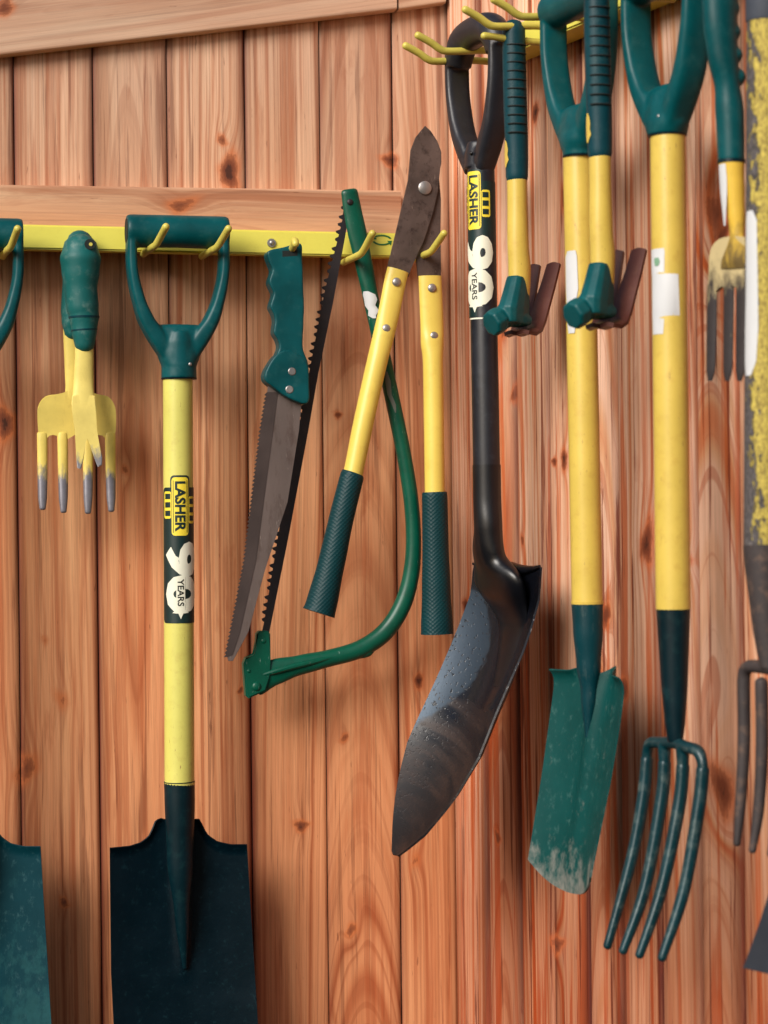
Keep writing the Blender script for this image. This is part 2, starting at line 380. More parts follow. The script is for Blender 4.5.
def boards_mesh(parts, root, name):
    V, Q, A, off = [], [], {}, 0
    for v, q, a in parts:
        V.append(v); Q.append(q+off); off += len(v)
        for k, x in a.items(): A.setdefault(k, []).append(x)
    V = np.concatenate(V); Q = np.concatenate(Q); b = root.base
    V = np.stack([V[:, 0]-b.x, -(V[:, 1]-b.y), V[:, 2]-b.z], -1)
    me = bpy.data.meshes.new(name); me.from_pydata(V.tolist(), [], Q.tolist())
    for k, x in A.items():
        x = np.concatenate(x)
        if k == 'pos': at = me.attributes.new(k, 'FLOAT_VECTOR', 'POINT'); at.data.foreach_set('vector', x.astype(np.float32).ravel())
        else: at = me.attributes.new(k, 'FLOAT', 'POINT'); at.data.foreach_set('value', x.astype(np.float32))
    for p in me.polygons: p.use_smooth = True
    me.update(); return me

Z0, Z1 = .50, 2.02
def light_fall(Z): return np.clip((1.87-Z)/1.05, 0, 1)  # height mask for the light falloff put into the wood colour
def plank_wall(root, seams, mat, knots, tones, groove, name='plank_wall', seed=3):
    g = np.random.default_rng(seed); parts = []
    for i in range(len(seams)-1):
        a, b = seams[i]+.0006, seams[i+1]-.0006; n = max(int((b-a)/.0028), 8)
        e = np.array([0, .0012, .0025, .004]); us = np.concatenate([a+e, np.linspace(a+.006, b-.006, n), b-e[::-1]])
        zs = np.arange(Z0, Z1, .004)
        cup = g.uniform(-.0012, .0012); off = g.uniform(-.0012, .0012)
        def w_of(U, Z, a=a, b=b, cup=cup, off=off):
            d = np.minimum(U-a, b-U); c = (U-(a+b)/2)/((b-a)/2)
            return off+cup*c*c-groove*np.clip(1-d/.004, 0, 1)**1.6-.0006
        mid = (a+b)/2
        rp = (mid+g.choice([-1, 1])*g.uniform(.03, .16), g.uniform(.015, .07), g.uniform(-.03, .03), g.uniform(.3, 1.), g.uniform(0, 6))
        if i % 3 == 1: rp = (mid+g.uniform(-.02, .02), g.uniform(.03, .06), g.uniform(-.05, .05), .8, g.uniform(0, 6))
        es = g.uniform(.45, 1.25, 2); ew = .0042 if groove < .004 else .0095
        def edge(U, a=a, b=b, es=es): return np.maximum(es[0]*np.exp(-((U-a)/ew)), es[1]*np.exp(-((b-U)/(ew*1.4))))
        kk = [k for k in knots if a-.02 < k[0] < b+.02]
        tone = tones[i] if i < len(tones) else g.uniform(.2, .9)
        parts.append(board_arrays(us, zs, w_of, rp, kk, tone, i+1+seed*3, light_fall, edge=edge))
    ob = link(name, boards_mesh(parts, root, name), mat, root); return ob

# back wall
rb = Root('plank_wall', B, (-.25, 0, Z0), 'back shed wall of upright reddish cedar boards facing the camera', 'wall', 'plank walls of the shed')
sx = [-235, -145, -60, 18, 97, 171, 249, 324, 397]
seamsB = [B.W(x, 512, 0).x for x in sx]+[0.004]
KB = [(229, 172, .013, 1.), (222, 140, .006, .6), (5, 423, .012, .9), (27, 768, .014, .55), (64, 903, .005, .8), (301, 826, .007, .8), (352, 930, .007, .6), (345, 738, .005, .6),
      (391, 160, .008, .9), (241, 690, .003, 1.), (419, 681, .006, 1.), (62, 700, .010, .3), (338, 415, .004, .8), (125, 470, .005, .45), (45, 640, .005, .3), (432, 700, .004, .4), (416, 860, .008, .3)]
KBu = [(B.W(x, y, 0).x, B.W(x, y, 0).z, r, s) for x, y, r, s in KB]
plank_wall(rb, seamsB, M['wood_back'], KBu, [.5, .75, .35, .6, .45, .8, .5, .3, .65], .0017, 'boards', 3)
MB().box(seamsB[0], .006, -.02, -.006, Z0, Z1-.01).build('backing', M['dark_hole'], rb)
# side wall
rr_ = Root('plank_wall', RW, (.25, 0, Z0), 'side shed wall of streaked orange cedar boards, running towards the camera at right', 'wall', 'plank walls of the shed')
sxr = [485, 517, 549, 586, 618, 658, 697, 739, 786, 840, 900]
seamsR = [-.0005]+[RW.W(x, 700, 0).x for x in sxr]
KR = [(646, 545, .014, .85), (563, 459, .008, .9), (553, 462, .005, .9), (722, 790, .020, .75), (716, 215, .024, .5), (722, 235, .010, .75), (534, 112, .008, .9), (563, 200, .010, .5),
      (555, 945, .011, .8), (449, 940, .012, .8), (605, 615, .010, .8), (622, 690, .012, .8), (503, 330, .008, .6), (512, 395, .008, .5), (497, 838, .007, .7), (690, 560, .006, .3), (466, 605, .008, .8), (521, 540, .005, .6)]
KRu = [(RW.W(x, y, 0).x, RW.W(x, y, 0).z, r, s) for x, y, r, s in KR]
plank_wall(rr_, seamsR, M['wood_side'], KRu, [.75, .5, .9, .55, .85, .6, .8, .55, .9, .6, .7], .005, 'boards', 8)
MB().box(-.004, seamsR[-1], -.022, -.0085, Z0, Z1-.01).build('backing', M['dark_hole'], rr_)

# horizontal / sloping timbers of the back wall
def timber(root, pTL, pTR, pBL, pBR, w0, w1, mat, bid, tone, name, knots=()):
    u0, u1 = pTL.x, pTR.x; zb = pBL.z; hgt = pTL.z-pBL.z; slope = (pBR.z-pBL.z)/(u1-u0)
    us = np.linspace(u0, u1, int((u1-u0)/.004)+2); e = .002
    prof = [(0, w0), (0, w1-e), (e*.4, w1-e*.4), (e, w1)]+[(v, w1) for v in np.linspace(e*2, hgt-e*2, int(hgt/.003))]+[(hgt-e, w1), (hgt-e*.4, w1-e*.4), (hgt, w1-e), (hgt, w0)]
    zs = np.array([p[0] for p in prof])+zb; ws = np.array([p[1] for p in prof])
    v, q, a = board_arrays(us, zs, lambda U, Z: np.broadcast_to(ws[None, :], U.shape).copy(), (zb+hgt*.3, .05, .03, .6, bid*1.3), knots, tone, bid, light_fall, True, lambda U: (U-u0)*slope)
    parts = [(v, q, a)]
    ob = link(name, boards_mesh(parts, root, name), mat, root)
    # end grain caps
    for uu, s in ((u0, 0), (u1, 1)):
        pass
    return ob
rt = Root('timber_batten', B, B.W(200, 220, 0), 'flat horizontal cedar batten behind the left yellow rail', 'batten')
TLb, TRb, BLb, BRb = B.W(-240, 181, .022), B.W(401, 195, .022), B.W(-240, 245, .022), B.W(401, 250, .022)
kb = [(B.W(180, 212, .022).x, B.W(180, 206, .022).z-((B.W(180, 206, .022).x-TLb.x)*(BRb.z-BLb.z)/(TRb.x-TLb.x)), .011, .55)]
timber(rt, TLb, TRb, BLb, BRb, 0, .022, M['wood_beam'], 31, .28, 'board', kb)
mb = MB(); mb.box(TRb.x-.0015, TRb.x-.0003, .0005, .0205, BRb.z+.001, TRb.z-.001); mb.build('end_face', M['wood_beam'], rt)
rt2 = Root('timber_beam', B, B.W(200, 20, .04), 'sloping cedar beam crossing the top left of the back wall', 'beam', 'sloping timbers')
sl = [B.W(-240, 83, .018), B.W(397, 9, .018)]
h_ = .15
timber(rt2, sl[0]+Vector((0, 0, h_)), sl[1]+Vector((0, 0, h_)), sl[0], sl[1], 0, .018, M['wood_beam'], 33, .62, 'board', [(B.W(5, 12, .024).x, sl[0].z+.055, .010, .7)])
MB().prism([sl[1]+Vector((-.0004, -.0005, .0015)), sl[1]+Vector((-.0004, -.0005, h_-.0015)), sl[1]+Vector((-.0012, -.0005, h_-.0015)), sl[1]+Vector((-.0012, -.0005, .0015))], .017).build('end_face', M['wood_beam'], rt2)
rt3 = Root('timber_beam', B, B.W(430, 5, .04), 'short cedar beam end butted against the sloping beam near the corner', 'beam', 'sloping timbers')
s3 = [B.W(398.6, 9.5, .016), B.W(446, 2.5, .016)]
timber(rt3, s3[0]+Vector((0, 0, h_)), s3[1]+Vector((0, 0, h_)), s3[0], s3[1], 0, .016, M['wood_beam'], 35, .5, 'board')

# ------------------------------------------------------------------ stickers: flat art wrapped on a shaft
def text2d(body, bold=0.):
    cu = bpy.data.curves.new('t', 'FONT'); cu.body = body; cu.offset = bold; cu.resolution_u = 3
    ob = bpy.data.objects.new('t', cu); COL.objects.link(ob); bpy.context.view_layer.update()
    me = bpy.data.meshes.new_from_object(ob.evaluated_get(bpy.context.evaluated_depsgraph_get()))
    vs = [(v.co.x, v.co.y) for v in me.vertices]; fs = [list(p.vertices) for p in me.polygons]
    bpy.data.objects.remove(ob); bpy.data.curves.remove(cu); bpy.data.meshes.remove(me)
    xs = [v[0] for v in vs]; ys = [v[1] for v in vs]; x0, x1, y0, y1 = min(xs), max(xs), min(ys), max(ys)
    return [((x-x0)/(x1-x0), (y-y0)/(y1-y0)) for x, y in vs], fs
class Art:
    """polygons in (a: to the right round the shaft, b: down the shaft) metres"""
    def __init__(s): s.bm = bmesh.new()
    def poly(s, pts):
        s.bm.faces.new([s.bm.verts.new((x, y, 0)) for x, y in pts]); return s
    def rect(s, a0, a1, b0, b1, r=0, n=4):
        if not r: return s.poly([(a0, b0), (a1, b0), (a1, b1), (a0, b1)])
        pts = []
        for cx, cy, st in ((a1-r, b1-r, 0), (a0+r, b1-r, 90), (a0+r, b0+r, 180), (a1-r, b0+r, 270)):
            for k in range(n+1):
                q = R_(st+90*k/n); pts.append((cx+r*math.cos(q), cy+r*math.sin(q)))
        return s.poly(pts)
    def text(s, body, b0, b1, a0, a1, bold=0.):              # reads downwards, letter tops to the right
        vs, fs = text2d(body, bold); vv = [s.bm.verts.new((a0+y*(a1-a0), b0+x*(b1-b0), 0)) for x, y in vs]
        for f in fs:
            try: s.bm.faces.new([vv[i] for i in f])
            except ValueError: pass
        return s
    def wrap(s, name, mat, root, A, Bp, r, f, parent, maxlen=.0024):
        bm = s.bm; bmesh.ops.triangulate(bm, faces=bm.faces[:])
        for _ in range(16):
            es = [e for e in bm.edges if e.calc_length() > maxlen]
            if not es: break
            bmesh.ops.subdivide_edges(bm, edges=es, cuts=1); bmesh.ops.triangulate(bm, faces=bm.faces[:])
        A, Bp = Vector(A), Vector(Bp); t = (Bp-A).normalized(); rd = Vector((f.y, -f.x, 0)); fd = Vector((f.x, f.y, 0))
        for v in bm.verts:
            al = v.co.x/r; p = A+t*v.co.y+(fd*math.cos(al)+rd*math.sin(al))*r
            v.co = Vector((p.x-root.base.x, -(p.y-root.base.y), p.z-root.base.z))
        me = bpy.data.meshes.new(name); bm.to_mesh(me); bm.free()
        for p in me.polygons: p.use_smooth = True
        return link(name, me, mat, root, parent)
def anniversary_sticker(root, A, Bp, r, f, k, rot=0., bg='ink', right_only=False):
    """k: metres per picture pixel; b measured from A in pixels*k; rot shifts the art round the shaft"""
    c = lambda x: x*k+rot
    a = Art(); a.rect(c(-20), c(42), 12*k, 147*k, 5*k); a.rect(c(-8.5), c(12), 0, 62*k, 4*k)
    st = a.wrap('sticker', M[bg], root, A, Bp, r+.0005, f, root.o)
    e = Art(); e.rect(c(-7), c(10.5), 2*k, 60*k, 3.5*k)
    for s0, s1, dy in ((-17, -7.5, 0), (11, 20, 5)):
        e.rect(c(s0), c(s1), (16+dy)*k, (43+dy)*k, 2*k)
    e.wrap('emblem', M['print_yellow'], root, A, Bp, r+.0008, f, st)
    l = Art(); l.text('LASHER', 6*k, 56*k, c(-3.6), c(7.4), .035)
    for s0, s1, dy in ((-15.5, -8.5, 0), (12, 18.5, 5)):
        for j in range(3): l.rect(c(s0), c(s1), (18.2+dy+j*8.4)*k, (23.6+dy+j*8.4)*k)
    l.rect(c(-5.6), c(-5.0), 5*k, 57*k); l.rect(c(8.6), c(9.2), 5*k, 57*k)
    l.wrap('lettering', M['ink'], root, A, Bp, r+.0011, f, st)
    n = Art(); n.text('9', 66*k, 101*k, c(-14.5), c(23), .045); n.text('0', 99*k, 137*k, c(-14.5), c(23), .045)
    n.wrap('numerals', M['cream'], root, A, Bp, r+.0010, f, st)
    w = Art(); w.rect(c(-2.5), c(6.5), 101*k, 134*k)
    star = []
    for j in range(10):
        q = math.pi/2+j*math.pi/5; rr = (9 if j % 2 == 0 else 4.2)*k; star.append((c(2)+rr*math.cos(q), 134*k+rr*math.sin(q)))
    w.poly(star); w.wrap('ribbon', M['cream'], root, A, Bp, r+.0013, f, st)
    y = Art(); y.text('YEARS', 103*k, 130*k, c(-1.2), c(5.2), .015); y.wrap('lettering', M['ink_black'], root, A, Bp, r+.0016, f, st)
    return st

# ------------------------------------------------------------------ rails and hooks
def hook(root, u, z, w0=.045, w1=.112, w2=.145, rise=.024, r=.0042, du=0., drop=0.):
    m = MB(); p = [(u, w0-.01, z), (u, w0+.02, z-.0005), (u+du*.2, w1-.012, z-drop), (u+du*.4, w1, z+.0015-drop), (u+du*.65, w1+.011, z+.0075-drop), (u+du, w2, z+rise)]
    m.tube(p, r, 12, ref=(1, 0, 0), smooth=4, round_ends=True); return m.build('hook', M['yellow_hook'], root)
RL = Root('tool_rail', B, B.W(200, 240, .03), 'yellow steel rail with hooks on the back wall at left', 'rail', 'yellow tool rails')
a0, a1, b0, b1 = B.W(-240, 218, .045), B.W(412, 233.5, .045), B.W(-240, 243, .045), B.W(412, 257.5, .045)
def sloped_bar(a0, a1, b0, b1, t, bevel=.002):
    return MB().prism([a0, a1, b1, b0], t, bevel)
sloped_bar(a0, a1, b0, b1, .0225).build('bar', M['yellow_rail'], RL)
for px, py, w, rr in ((271.5, 243, .0455, .0055),):
    p = B.W(px, py, w); MB().tube([p, p+Vector((0, .0016, 0))], [rr, rr*.9], 16, round_ends=False).ball(p+Vector((0, .0016, 0)), .0032, 1, .7, 1).build('screw', M['rivet'], RL)
# little printed pair of chasing arrows near the right end
p = B.W(382, 240, .0456); e = MB()
for s in (0, 1):
    pts = []
    for k in range(9):
        q = R_(20+s*180+k*15); pts.append((p.x+.0125*math.cos(q), p.y, p.z+.0065*math.sin(q)))
    inn = [(p.x+(x[0]-p.x)*.8, p.y, p.z+(x[2]-p.z)*.72) for x in pts[::-1]]
    e.prism(pts+inn, .0003)
    q = R_(20+s*180+8*15); c_ = Vector((p.x+.0112*math.cos(q), p.y, p.z+.0056*math.sin(q))); tt = Vector((-math.sin(q)*1.6, 0, math.cos(q))).normalized(); nn = Vector((tt.z, 0, -tt.x))
    e.prism([c_+tt*.005, c_+nn*.0035, c_-nn*.0035], .0003)
e.build('printed_emblem', M['print_green'], RL)
def hookB(px, py, **k):
    q = B.W(px, py, .06); return hook(RL, q.x, q.z, **k)
hookB(-60, 257); hookB(4, 254, du=.010, rise=.018); hookB(146, 251.5, du=.012, rise=.018); hookB(205, 254, du=.014, rise=.019); hookB(284, 254, w1=.115, w2=.13, rise=.003); hookB(348, 260, du=.010, rise=.021); hookB(416, 258, du=.012, rise=.019)

RR = Root('tool_rail', RW, RW.W(560, 25, .03), 'yellow steel rail with long hooks high on the side wall', 'rail', 'yellow tool rails')
qa = RW.W(525, 47, .04); zb = qa.z; zt = RW.W(525, 20, .04).z
ua = RW.W(490, 40, .04).x
MB().box(ua, .78, .0015, .04, zb, zt, .002).build('bar', M['yellow_rail'], RR)
def hookR(px, py, u=None, **k):
    q = RW.W(px, py, .045)
    return hook(RR, q.x, q.z, w1=.122, w2=.150, rise=.009, drop=.0055, **k)
HR = [(487, 61.5), (500, 51.5), (550, 27), (580, 17.5)]
for x, y in HR: hookR(x, y)

# ------------------------------------------------------------------ D-handled tools
def d_grip(root, u0, w0, zb, name='grip', mat='green', hl=.062, rb=.0195, k=1., arch=0., seat=.18, rs=.0215, aw=.0165, lean=(0, 0)):
    m = MB(); L = lambda du, dz, dw=0.: (u0+du*k+lean[0]*dz, w0+dw+lean[1]*dz, zb+dz*k)
    if arch: m.tube([L(-hl*.86, -.018), L(-hl*.62, arch*.55), L(0, arch), L(hl*.62, arch*.55), L(hl*.86, -.018)], [rb*.85*k, rb*k, rb*k, rb*k, rb*.85*k], 24, ref=(0, 1, 0), smooth=6)
    else: m.tube([L(-hl, 0), L(-hl+.004, 0), L(0, .0005), L(hl-.004, 0), L(hl, 0)], [rb*.93*k, rb*k, rb*.98*k, rb*k, rb*.93*k], 28, ref=(0, 1, 0))
    for s in (-1, 1):
        m.tube([L(s*hl*.91, -.004), L(s*hl*.90, -.045), L(s*hl*.79, -.078), L(s*hl*.64, -.103), L(s*hl*.44, -.122), L(s*.010, -.148)],
               [(.0058*k, aw*k), (.0062*k, aw*k), (.0072*k, aw*k), (.009*k, aw*.98*k), (.0105*k, aw*.95*k), (.010*k, aw*.8*k)], 28, ref=(1, 0, 0), smooth=5, sq=3.4)
    m.tube([L(0, -.116), L(0, -.128), L(0, -seat/k)], [(rs*.72*k, rs*.8*k), (rs*.93*k, rs*.95*k), (rs*k, rs*k)], 28)
    seat = seat/k
    if not arch: m.tube([L(0, -.108), L(0, -.113), L(0, -.121), L(0, -.132), L(0, -.144), L(0, -.156)], [(.022*k, .009*k), (.035*k, .0125*k), (.0355*k, .0145*k), (.0305*k, .017*k), (.0248*k, .0195*k), (rs*k, rs*k)], 28, smooth=4)
    g = m.build(name, M[mat], root, blend=.0016, smooth=5)
    MB().tube([L(0, -seat+.0012), L(0, -seat-.0006)], [rs*1.012*k, rs*.985*k], 28).build('collar_rim', M['green_dark' if mat == 'green' else 'black_gloss'], root, g)
    if not arch: MB().tube([L(-hl-.0006, 0), L(-hl+.001, 0)], [rb*.74*k, rb*.74*k], 24, ref=(0, 1, 0)).build('end_recess', M['dark_hole'], root, g)
    MB().ball(L(rs*.5, -seat+.016, rs*.86), .0022, 1, .6, 1).build('rivet', M['rivet' if mat == 'green' else 'black_gloss'], root, g)
    return g

def interp(tab, y):
    tab = sorted(tab); ys = [t[0] for t in tab]; xs = [t[1] for t in tab]
    return float(np.interp(y, ys, xs))
def blade_slices(wall, u0, pys, XL, XR):
    """solve (half width, w, z) per picture row so that the blade's edges pass XL, XR at u0 -/+ half width"""
    out = []
    for py in pys:
        w, hw = .08, .08; pyc = py
        for _ in range(40):
            z = wall.U(wall.px((u0, w, 1.0))[0], py, u0).z if False else None
            # height of this row at the blade's centre
            pc = wall.world((u0, w, 0)); depth = pc.y; z = CAMZ+(CY-py)/F*depth+ROLL*0
            xl, yl = wall.px((u0-hw, w, z)); xr, yr = wall.px((u0+hw, w, z))
            tl, tr = interp(XL, yl), interp(XR, yr)
            sc_ = wall.scale((u0, w, z)); 
            e = ((tl+tr)/2-(xl+xr)/2); w += -e*sc_/(-wall.n.x if abs(wall.n.x) > .5 else 1e9)*.7 if abs(wall.n.x) > .5 else 0
            hw *= max(.3, min(3, 1+.7*(((tr-tl)/(max(xr-xl, .5)))-1)))
            hw = max(hw, .002)
        out.append((hw, w, z))
    return out

# ---- straight garden spade (two: the main one and the one cut by the left edge)
def garden_spade(px_shift, label, blade_mat, dy=0, sticker=True):
    w0 = .085
    P = lambda x, y, w=w0: B.W(x+px_shift, y+dy, w)
    top = P(177.5, 232); r = Root('garden_spade', B, (top.x, w0, P(180, 1090).z), label, 'spade', 'garden spades on the back wall')
    k = B.scale(top)
    d_grip(r, top.x, w0, top.z, hl=51*k, rb=16.6*k, seat=147*k, rs=17.8*k)
    a, b = P(177.8, 376), P(179.5, 783)
    MB().tube([a, b], 14.9*k, 32).tube([b+Vector((0, 0, .001)), b-Vector((0, 0, .002))], [15.6*k, 15.2*k], 32).build('shaft', M['yellow'], r)
    # blade: swept outline, lips at the treads, gentle dish
    XL = [(845, 110), (974, 111.5), (1024, 114), (1100, 118)]; XR = [(845, 247), (896, 250), (1024, 258), (1100, 262)]
    rows = []; ns = 60
    tl = [(110, 848.5), (130, 846.5), (141, 843), (149, 837), (153, 829), (156, 821), (162, 818), (171, 822), (179.5, 830), (189, 822), (197, 818), (200, 821), (203, 829), (208, 836), (217, 842), (230, 845), (247, 845)]
    m_ = 45
    for i in range(ns+1):
        s = i/ns; row = []
        for j in range(m_+1):
            c = j/m_
            xt = 110+137*c; yt = float(np.interp(xt, [q[0] for q in tl], [q[1] for q in tl]))
            y = yt+(1098-yt)*(s**1.15)
            x = interp(XL, y)+(interp(XR, y)-interp(XL, y))*c
            cc = c*2-1
            dish = .010*(cc*cc)-.010
            lip = .006*max(0, 1-s*ns/3.0) if abs(cc) > .28 else 0
            hump = .014*math.exp(-((cc)/.085)**2)*max(0, 1-max(0, (y-820)/165))**.8
            w = w0-.004+dish+lip*.7+hump-.012*math.sin(min(1, s)*1.2)+.02*s*s
            row.append(P(x, y, w))
        rows.append(row)
    bl = MB().grid(rows, .0017).build('blade', blade_mat, r, angle=50)
    MB().tube([P(179.3, 781), P(179.7, 800), P(180.5, 860), P(182.5, 915, w0-.004), P(185, 968, w0-.011)], [15.4*k, 15.2*k, (13.5*k, 12*k), (8*k, 8*k), (2.5*k, 2*k)], 28, smooth=5).build('socket', M['green_dark'], r)
    if sticker:
        A = P(178.3, 475.5); Bq = P(179, 640); anniversary_sticker(r, A, Bq, 14.9*k, B.face(A), k)
    return r
spade_dark = worn('dark_spade_paint', (0, 19, 28), (40, 70, 76), -5, -6, .34, scr_amt=.10, scr=(60, 110, 118), stretch=(1, 1, 1))
spade_worn = worn('worn_teal_spade_paint', (0, 54, 64), (34, 86, 92), .3, -.1, .5, scr_amt=.3, scr=(90, 130, 132), stretch=(1, 1, .6))
garden_spade(0, 'yellow shafted spade with dark teal square blade, hanging in the left half', spade_dark)
garden_spade(-206.5, 'spade with scuffed teal blade cut off by the left edge of the photo', spade_worn, dy=2, sticker=False)

# ---- hand fork behind, hand weeder in front
def poly_px(wall, pts, w, dw=None): return [wall.W(x, y, w if dw is None else dw(x, y)) for x, y in pts]
def smooth_closed(pts, n=4):
    out = []; m = len(pts)
    for i in range(m):
        p0, p1, p2, p3 = [np.array(pts[(i+d) % m], float) for d in (-1, 0, 1, 2)]
        for k in range(n):
            t = k/n; out.append(tuple(.5*((2*p1)+(p2-p0)*t+(2*p0-5*p1+4*p2-p3)*t*t+(3*p1-p0-3*p2+p3)*t**3)))
    return out
w0 = .062
hf = Root('hand_fork', B, B.W(76, 508, w0), 'yellow four tined hand fork with grey worn tips, behind the weeder', 'hand fork')
k = B.scale(B.W(76, 400, w0))
MB().tube([B.W(x, y, w0) for x, y in ((80, 242), (79, 258), (77, 285), (75, 308), (74, 322), (73, 332))], [13*k, 17*k, 14.5*k, 14*k, 12.5*k, 9.5*k], 24, smooth=5, round_ends=True).build('handle', M['green_ball'], hf)
tip = worn('yellow_paint_worn_at_tips', (222, 200, 104), (128, 126, 134), B.W(76, 455, w0).z-hf.base.z, B.W(76, 492, w0).z-hf.base.z, .42, .35, .3, (150, 120, 60), .25, (1, 1, .35))
MB().tube([B.W(71, 322, w0), B.W(72, 350, w0), B.W(74.5, 385, w0+.001), B.W(76, 412, w0-.001)], [(8*k, 5*k), (8*k, 4*k), (9*k, 3.5*k), (14*k, 2*k)], 16, smooth=4).build('neck', tip, hf)
hb = [(39, 436), (37.5, 415), (39, 404), (46, 396), (58, 394), (68, 391), (76, 386), (86, 390), (97, 394), (108, 396.5), (114, 404), (116, 415), (115, 437), (110, 443), (105, 437), (98, 434), (94, 437), (88, 443), (82, 437), (77, 434), (73, 436), (68, 439), (63, 442), (58, 437), (53, 434), (48, 437), (43, 442)]
MB().prism(poly_px(B, smooth_closed(hb, 3), w0+.003), .003, .0009).build('head', tip, hf)
for xs in ([(42.2, 434), (42.5, 470), (42.6, 512)], [(62.5, 434), (63, 470), (63.5, 515)], [(88, 434), (88, 470), (88, 516)], [(110.2, 434), (110.6, 470), (111.3, 514)]):
    MB().tube([B.W(xs[0][0], xs[0][1], w0+.0015), B.W(xs[1][0], xs[1][1], w0+.005), B.W((xs[1][0]+xs[2][0])/2, 494, w0+.009), B.W(xs[2][0], xs[2][1]-4, w0+.012)], [(5.2*k, 2.6*k), (5*k, 3*k), (4.6*k, 3*k), (3.2*k, 2.2*k)], 14, smooth=4, round_ends=True).build('tine', tip, hf)
w1 = .088
hw_ = Root('hand_weeder', B, B.W(85, 466, w1), 'forked yellow hand weeder with round green handle, in front of the hand fork', 'weeder')
k = B.scale(B.W(84, 400, w1))
hd = MB().tube([B.W(x, y, w1) for x, y in ((80.5, 250), (80.5, 259), (80.5, 272), (81, 290), (82.5, 306), (84, 316), (84.3, 330), (84.5, 344))], [18*k, 20.5*k, 19*k, 16.3*k, 16.3*k, 15*k, 12.8*k, 10.2*k], 28, smooth=5, round_ends=True).build('handle', M['green_ball'], hw_)
MB().tube([B.W(84, 316.5, w1), B.W(84.05, 318.5, w1)], [15.6*k, 15.2*k], 28).tube([B.W(84.2, 329.5, w1), B.W(84.3, 331, w1)], [13.4*k, 13.1*k], 28).build('ring', M['green_dull'], hw_, hd)
q = B.W(88, 246.5, w1); q = Vector((q.x, q.y+17.2*k, q.z))
MB().tube([q-Vector((0, .006, 0)), q+Vector((0, .0006, 0))], 5.2*k, 20).build('hanging_hole', M['dark_hole'], hw_, hd)
MB().tube([q+Vector((.001, 0, 0)), q+Vector((.001, .0013, 0))], 1.8*k, 12).build('peg_end', M['yellow_hook'], hw_, hd)
tip2 = worn('yellow_paint_worn_prongs', (228, 208, 116), (150, 148, 152), B.W(85, 440, w1).z-hw_.base.z, B.W(85, 472, w1).z-hw_.base.z, .4, .35, .3, (160, 130, 60), .2, (1, 1, .35))
MB().tube([B.W(84.3, 340, w1), B.W(84, 365, w1), B.W(83.5, 385, w1+.001), B.W(83.5, 405, w1+.006)], [(9*k, 6*k), (9.5*k, 5*k), (10*k, 4*k), (12*k, 2.5*k)], 18, smooth=4).build('neck', tip2, hw_)
wd = [(72, 396), (83, 392), (95, 396), (96, 412), (97, 430), (102.5, 458), (102, 465), (98, 467), (95.5, 461), (90, 442), (87, 437), (85, 442), (83.5, 460), (81, 469), (77.5, 468), (76.5, 458), (75, 430), (72, 410)]
MB().prism(poly_px(B, wd, 0, lambda x, y: w1+.006+.016*((y-392)/75)), .003, .0009).build('forked_blade', tip2, hw_)

# ---- pruning saw
w0 = .098
ps = Root('pruning_saw', B, B.W(227, 660, w0), 'pruning saw with finger grip green handle and long grey tapering blade', 'saw')
k = B.scale(B.W(280, 400, w0))
ho = [(268, 251), (284, 247), (301, 243), (302.5, 256), (303.2, 275), (304.4, 307), (303.6, 330), (303, 346), (305, 354), (308.6, 364), (309.5, 384), (308, 404), (288, 398), (274, 388), (265.3, 381), (264.6, 373), (269, 364), (275, 357), (279.5, 347), (277.5, 339), (273.8, 332), (275.2, 320), (273, 312), (270.3, 306), (273.8, 294), (271.5, 288), (269.2, 281), (272.5, 270), (269.5, 262)]
hs = MB().prism(poly_px(B, smooth_closed(ho, 3), w0+.0125), .025).build('handle', M['green'], ps, blend=.0011, smooth=16, fac=.6)
bo_ = [(265.5, 373), (270, 363), (276, 355), (284, 350), (293, 351), (302, 357), (308.3, 365), (309.3, 384), (307.8, 403.5), (288, 397.5), (274, 387.5), (266, 381)]
MB().prism(poly_px(B, smooth_closed(bo_, 3), w0+.0138), .0276).build('bolster', M['green'], ps, hs, blend=.0011, smooth=10)
for x, y in ((292, 371.5), (289.5, 389.5)):
    p_ = B.W(x, y, w0+.0139); MB().tube([p_-Vector((0, .003, 0)), p_, p_+Vector((0, .0008, 0))], [4*k, 4*k, 3.2*k], 18).build('rivet', M['rivet'], ps, hs)
p_ = B.W(290, 253.5, w0+.0126); MB().prism([p_+Vector((x, 0, z)) for x, z in ((-.009, -.004), (.009, -.0025), (.009, .004), (-.009, .003))], .001).build('hanging_slot', M['dark_hole'], ps, hs)
bl_l = [(268, 384), (260.5, 430), (244.5, 560), (230.5, 632), (225.5, 656)]; bl_r = [(302, 400), (299, 430), (287.5, 502), (265, 570), (248.5, 632), (233, 661)]
core = [(263+5, 384), (262.8+1.5, 430), (248, 560), (233.5, 632), (227, 656), (228.5, 661)]
bo = core+bl_r[::-1]
bb = MB().prism(poly_px(B, bo, w0+.001), .0016, .0003, 1).build('blade', M['steel_saw'], ps)
# toothed darker strip
tt = []; y = 392.
while y < 655:
    x = interp([(b, a) for a, b in bl_l], y); tt.append((x+.6, y)); tt.append((x-2.0, y+2.9)); y += 4.1
inner = [(232.5, 655), (240, 632), (256, 560), (273, 430), (278, 392)]
MB().prism(poly_px(B, tt+[(227, 657)]+inner, w0+.0016), .0028).build('teeth', M['steel_teeth'], ps, bb)
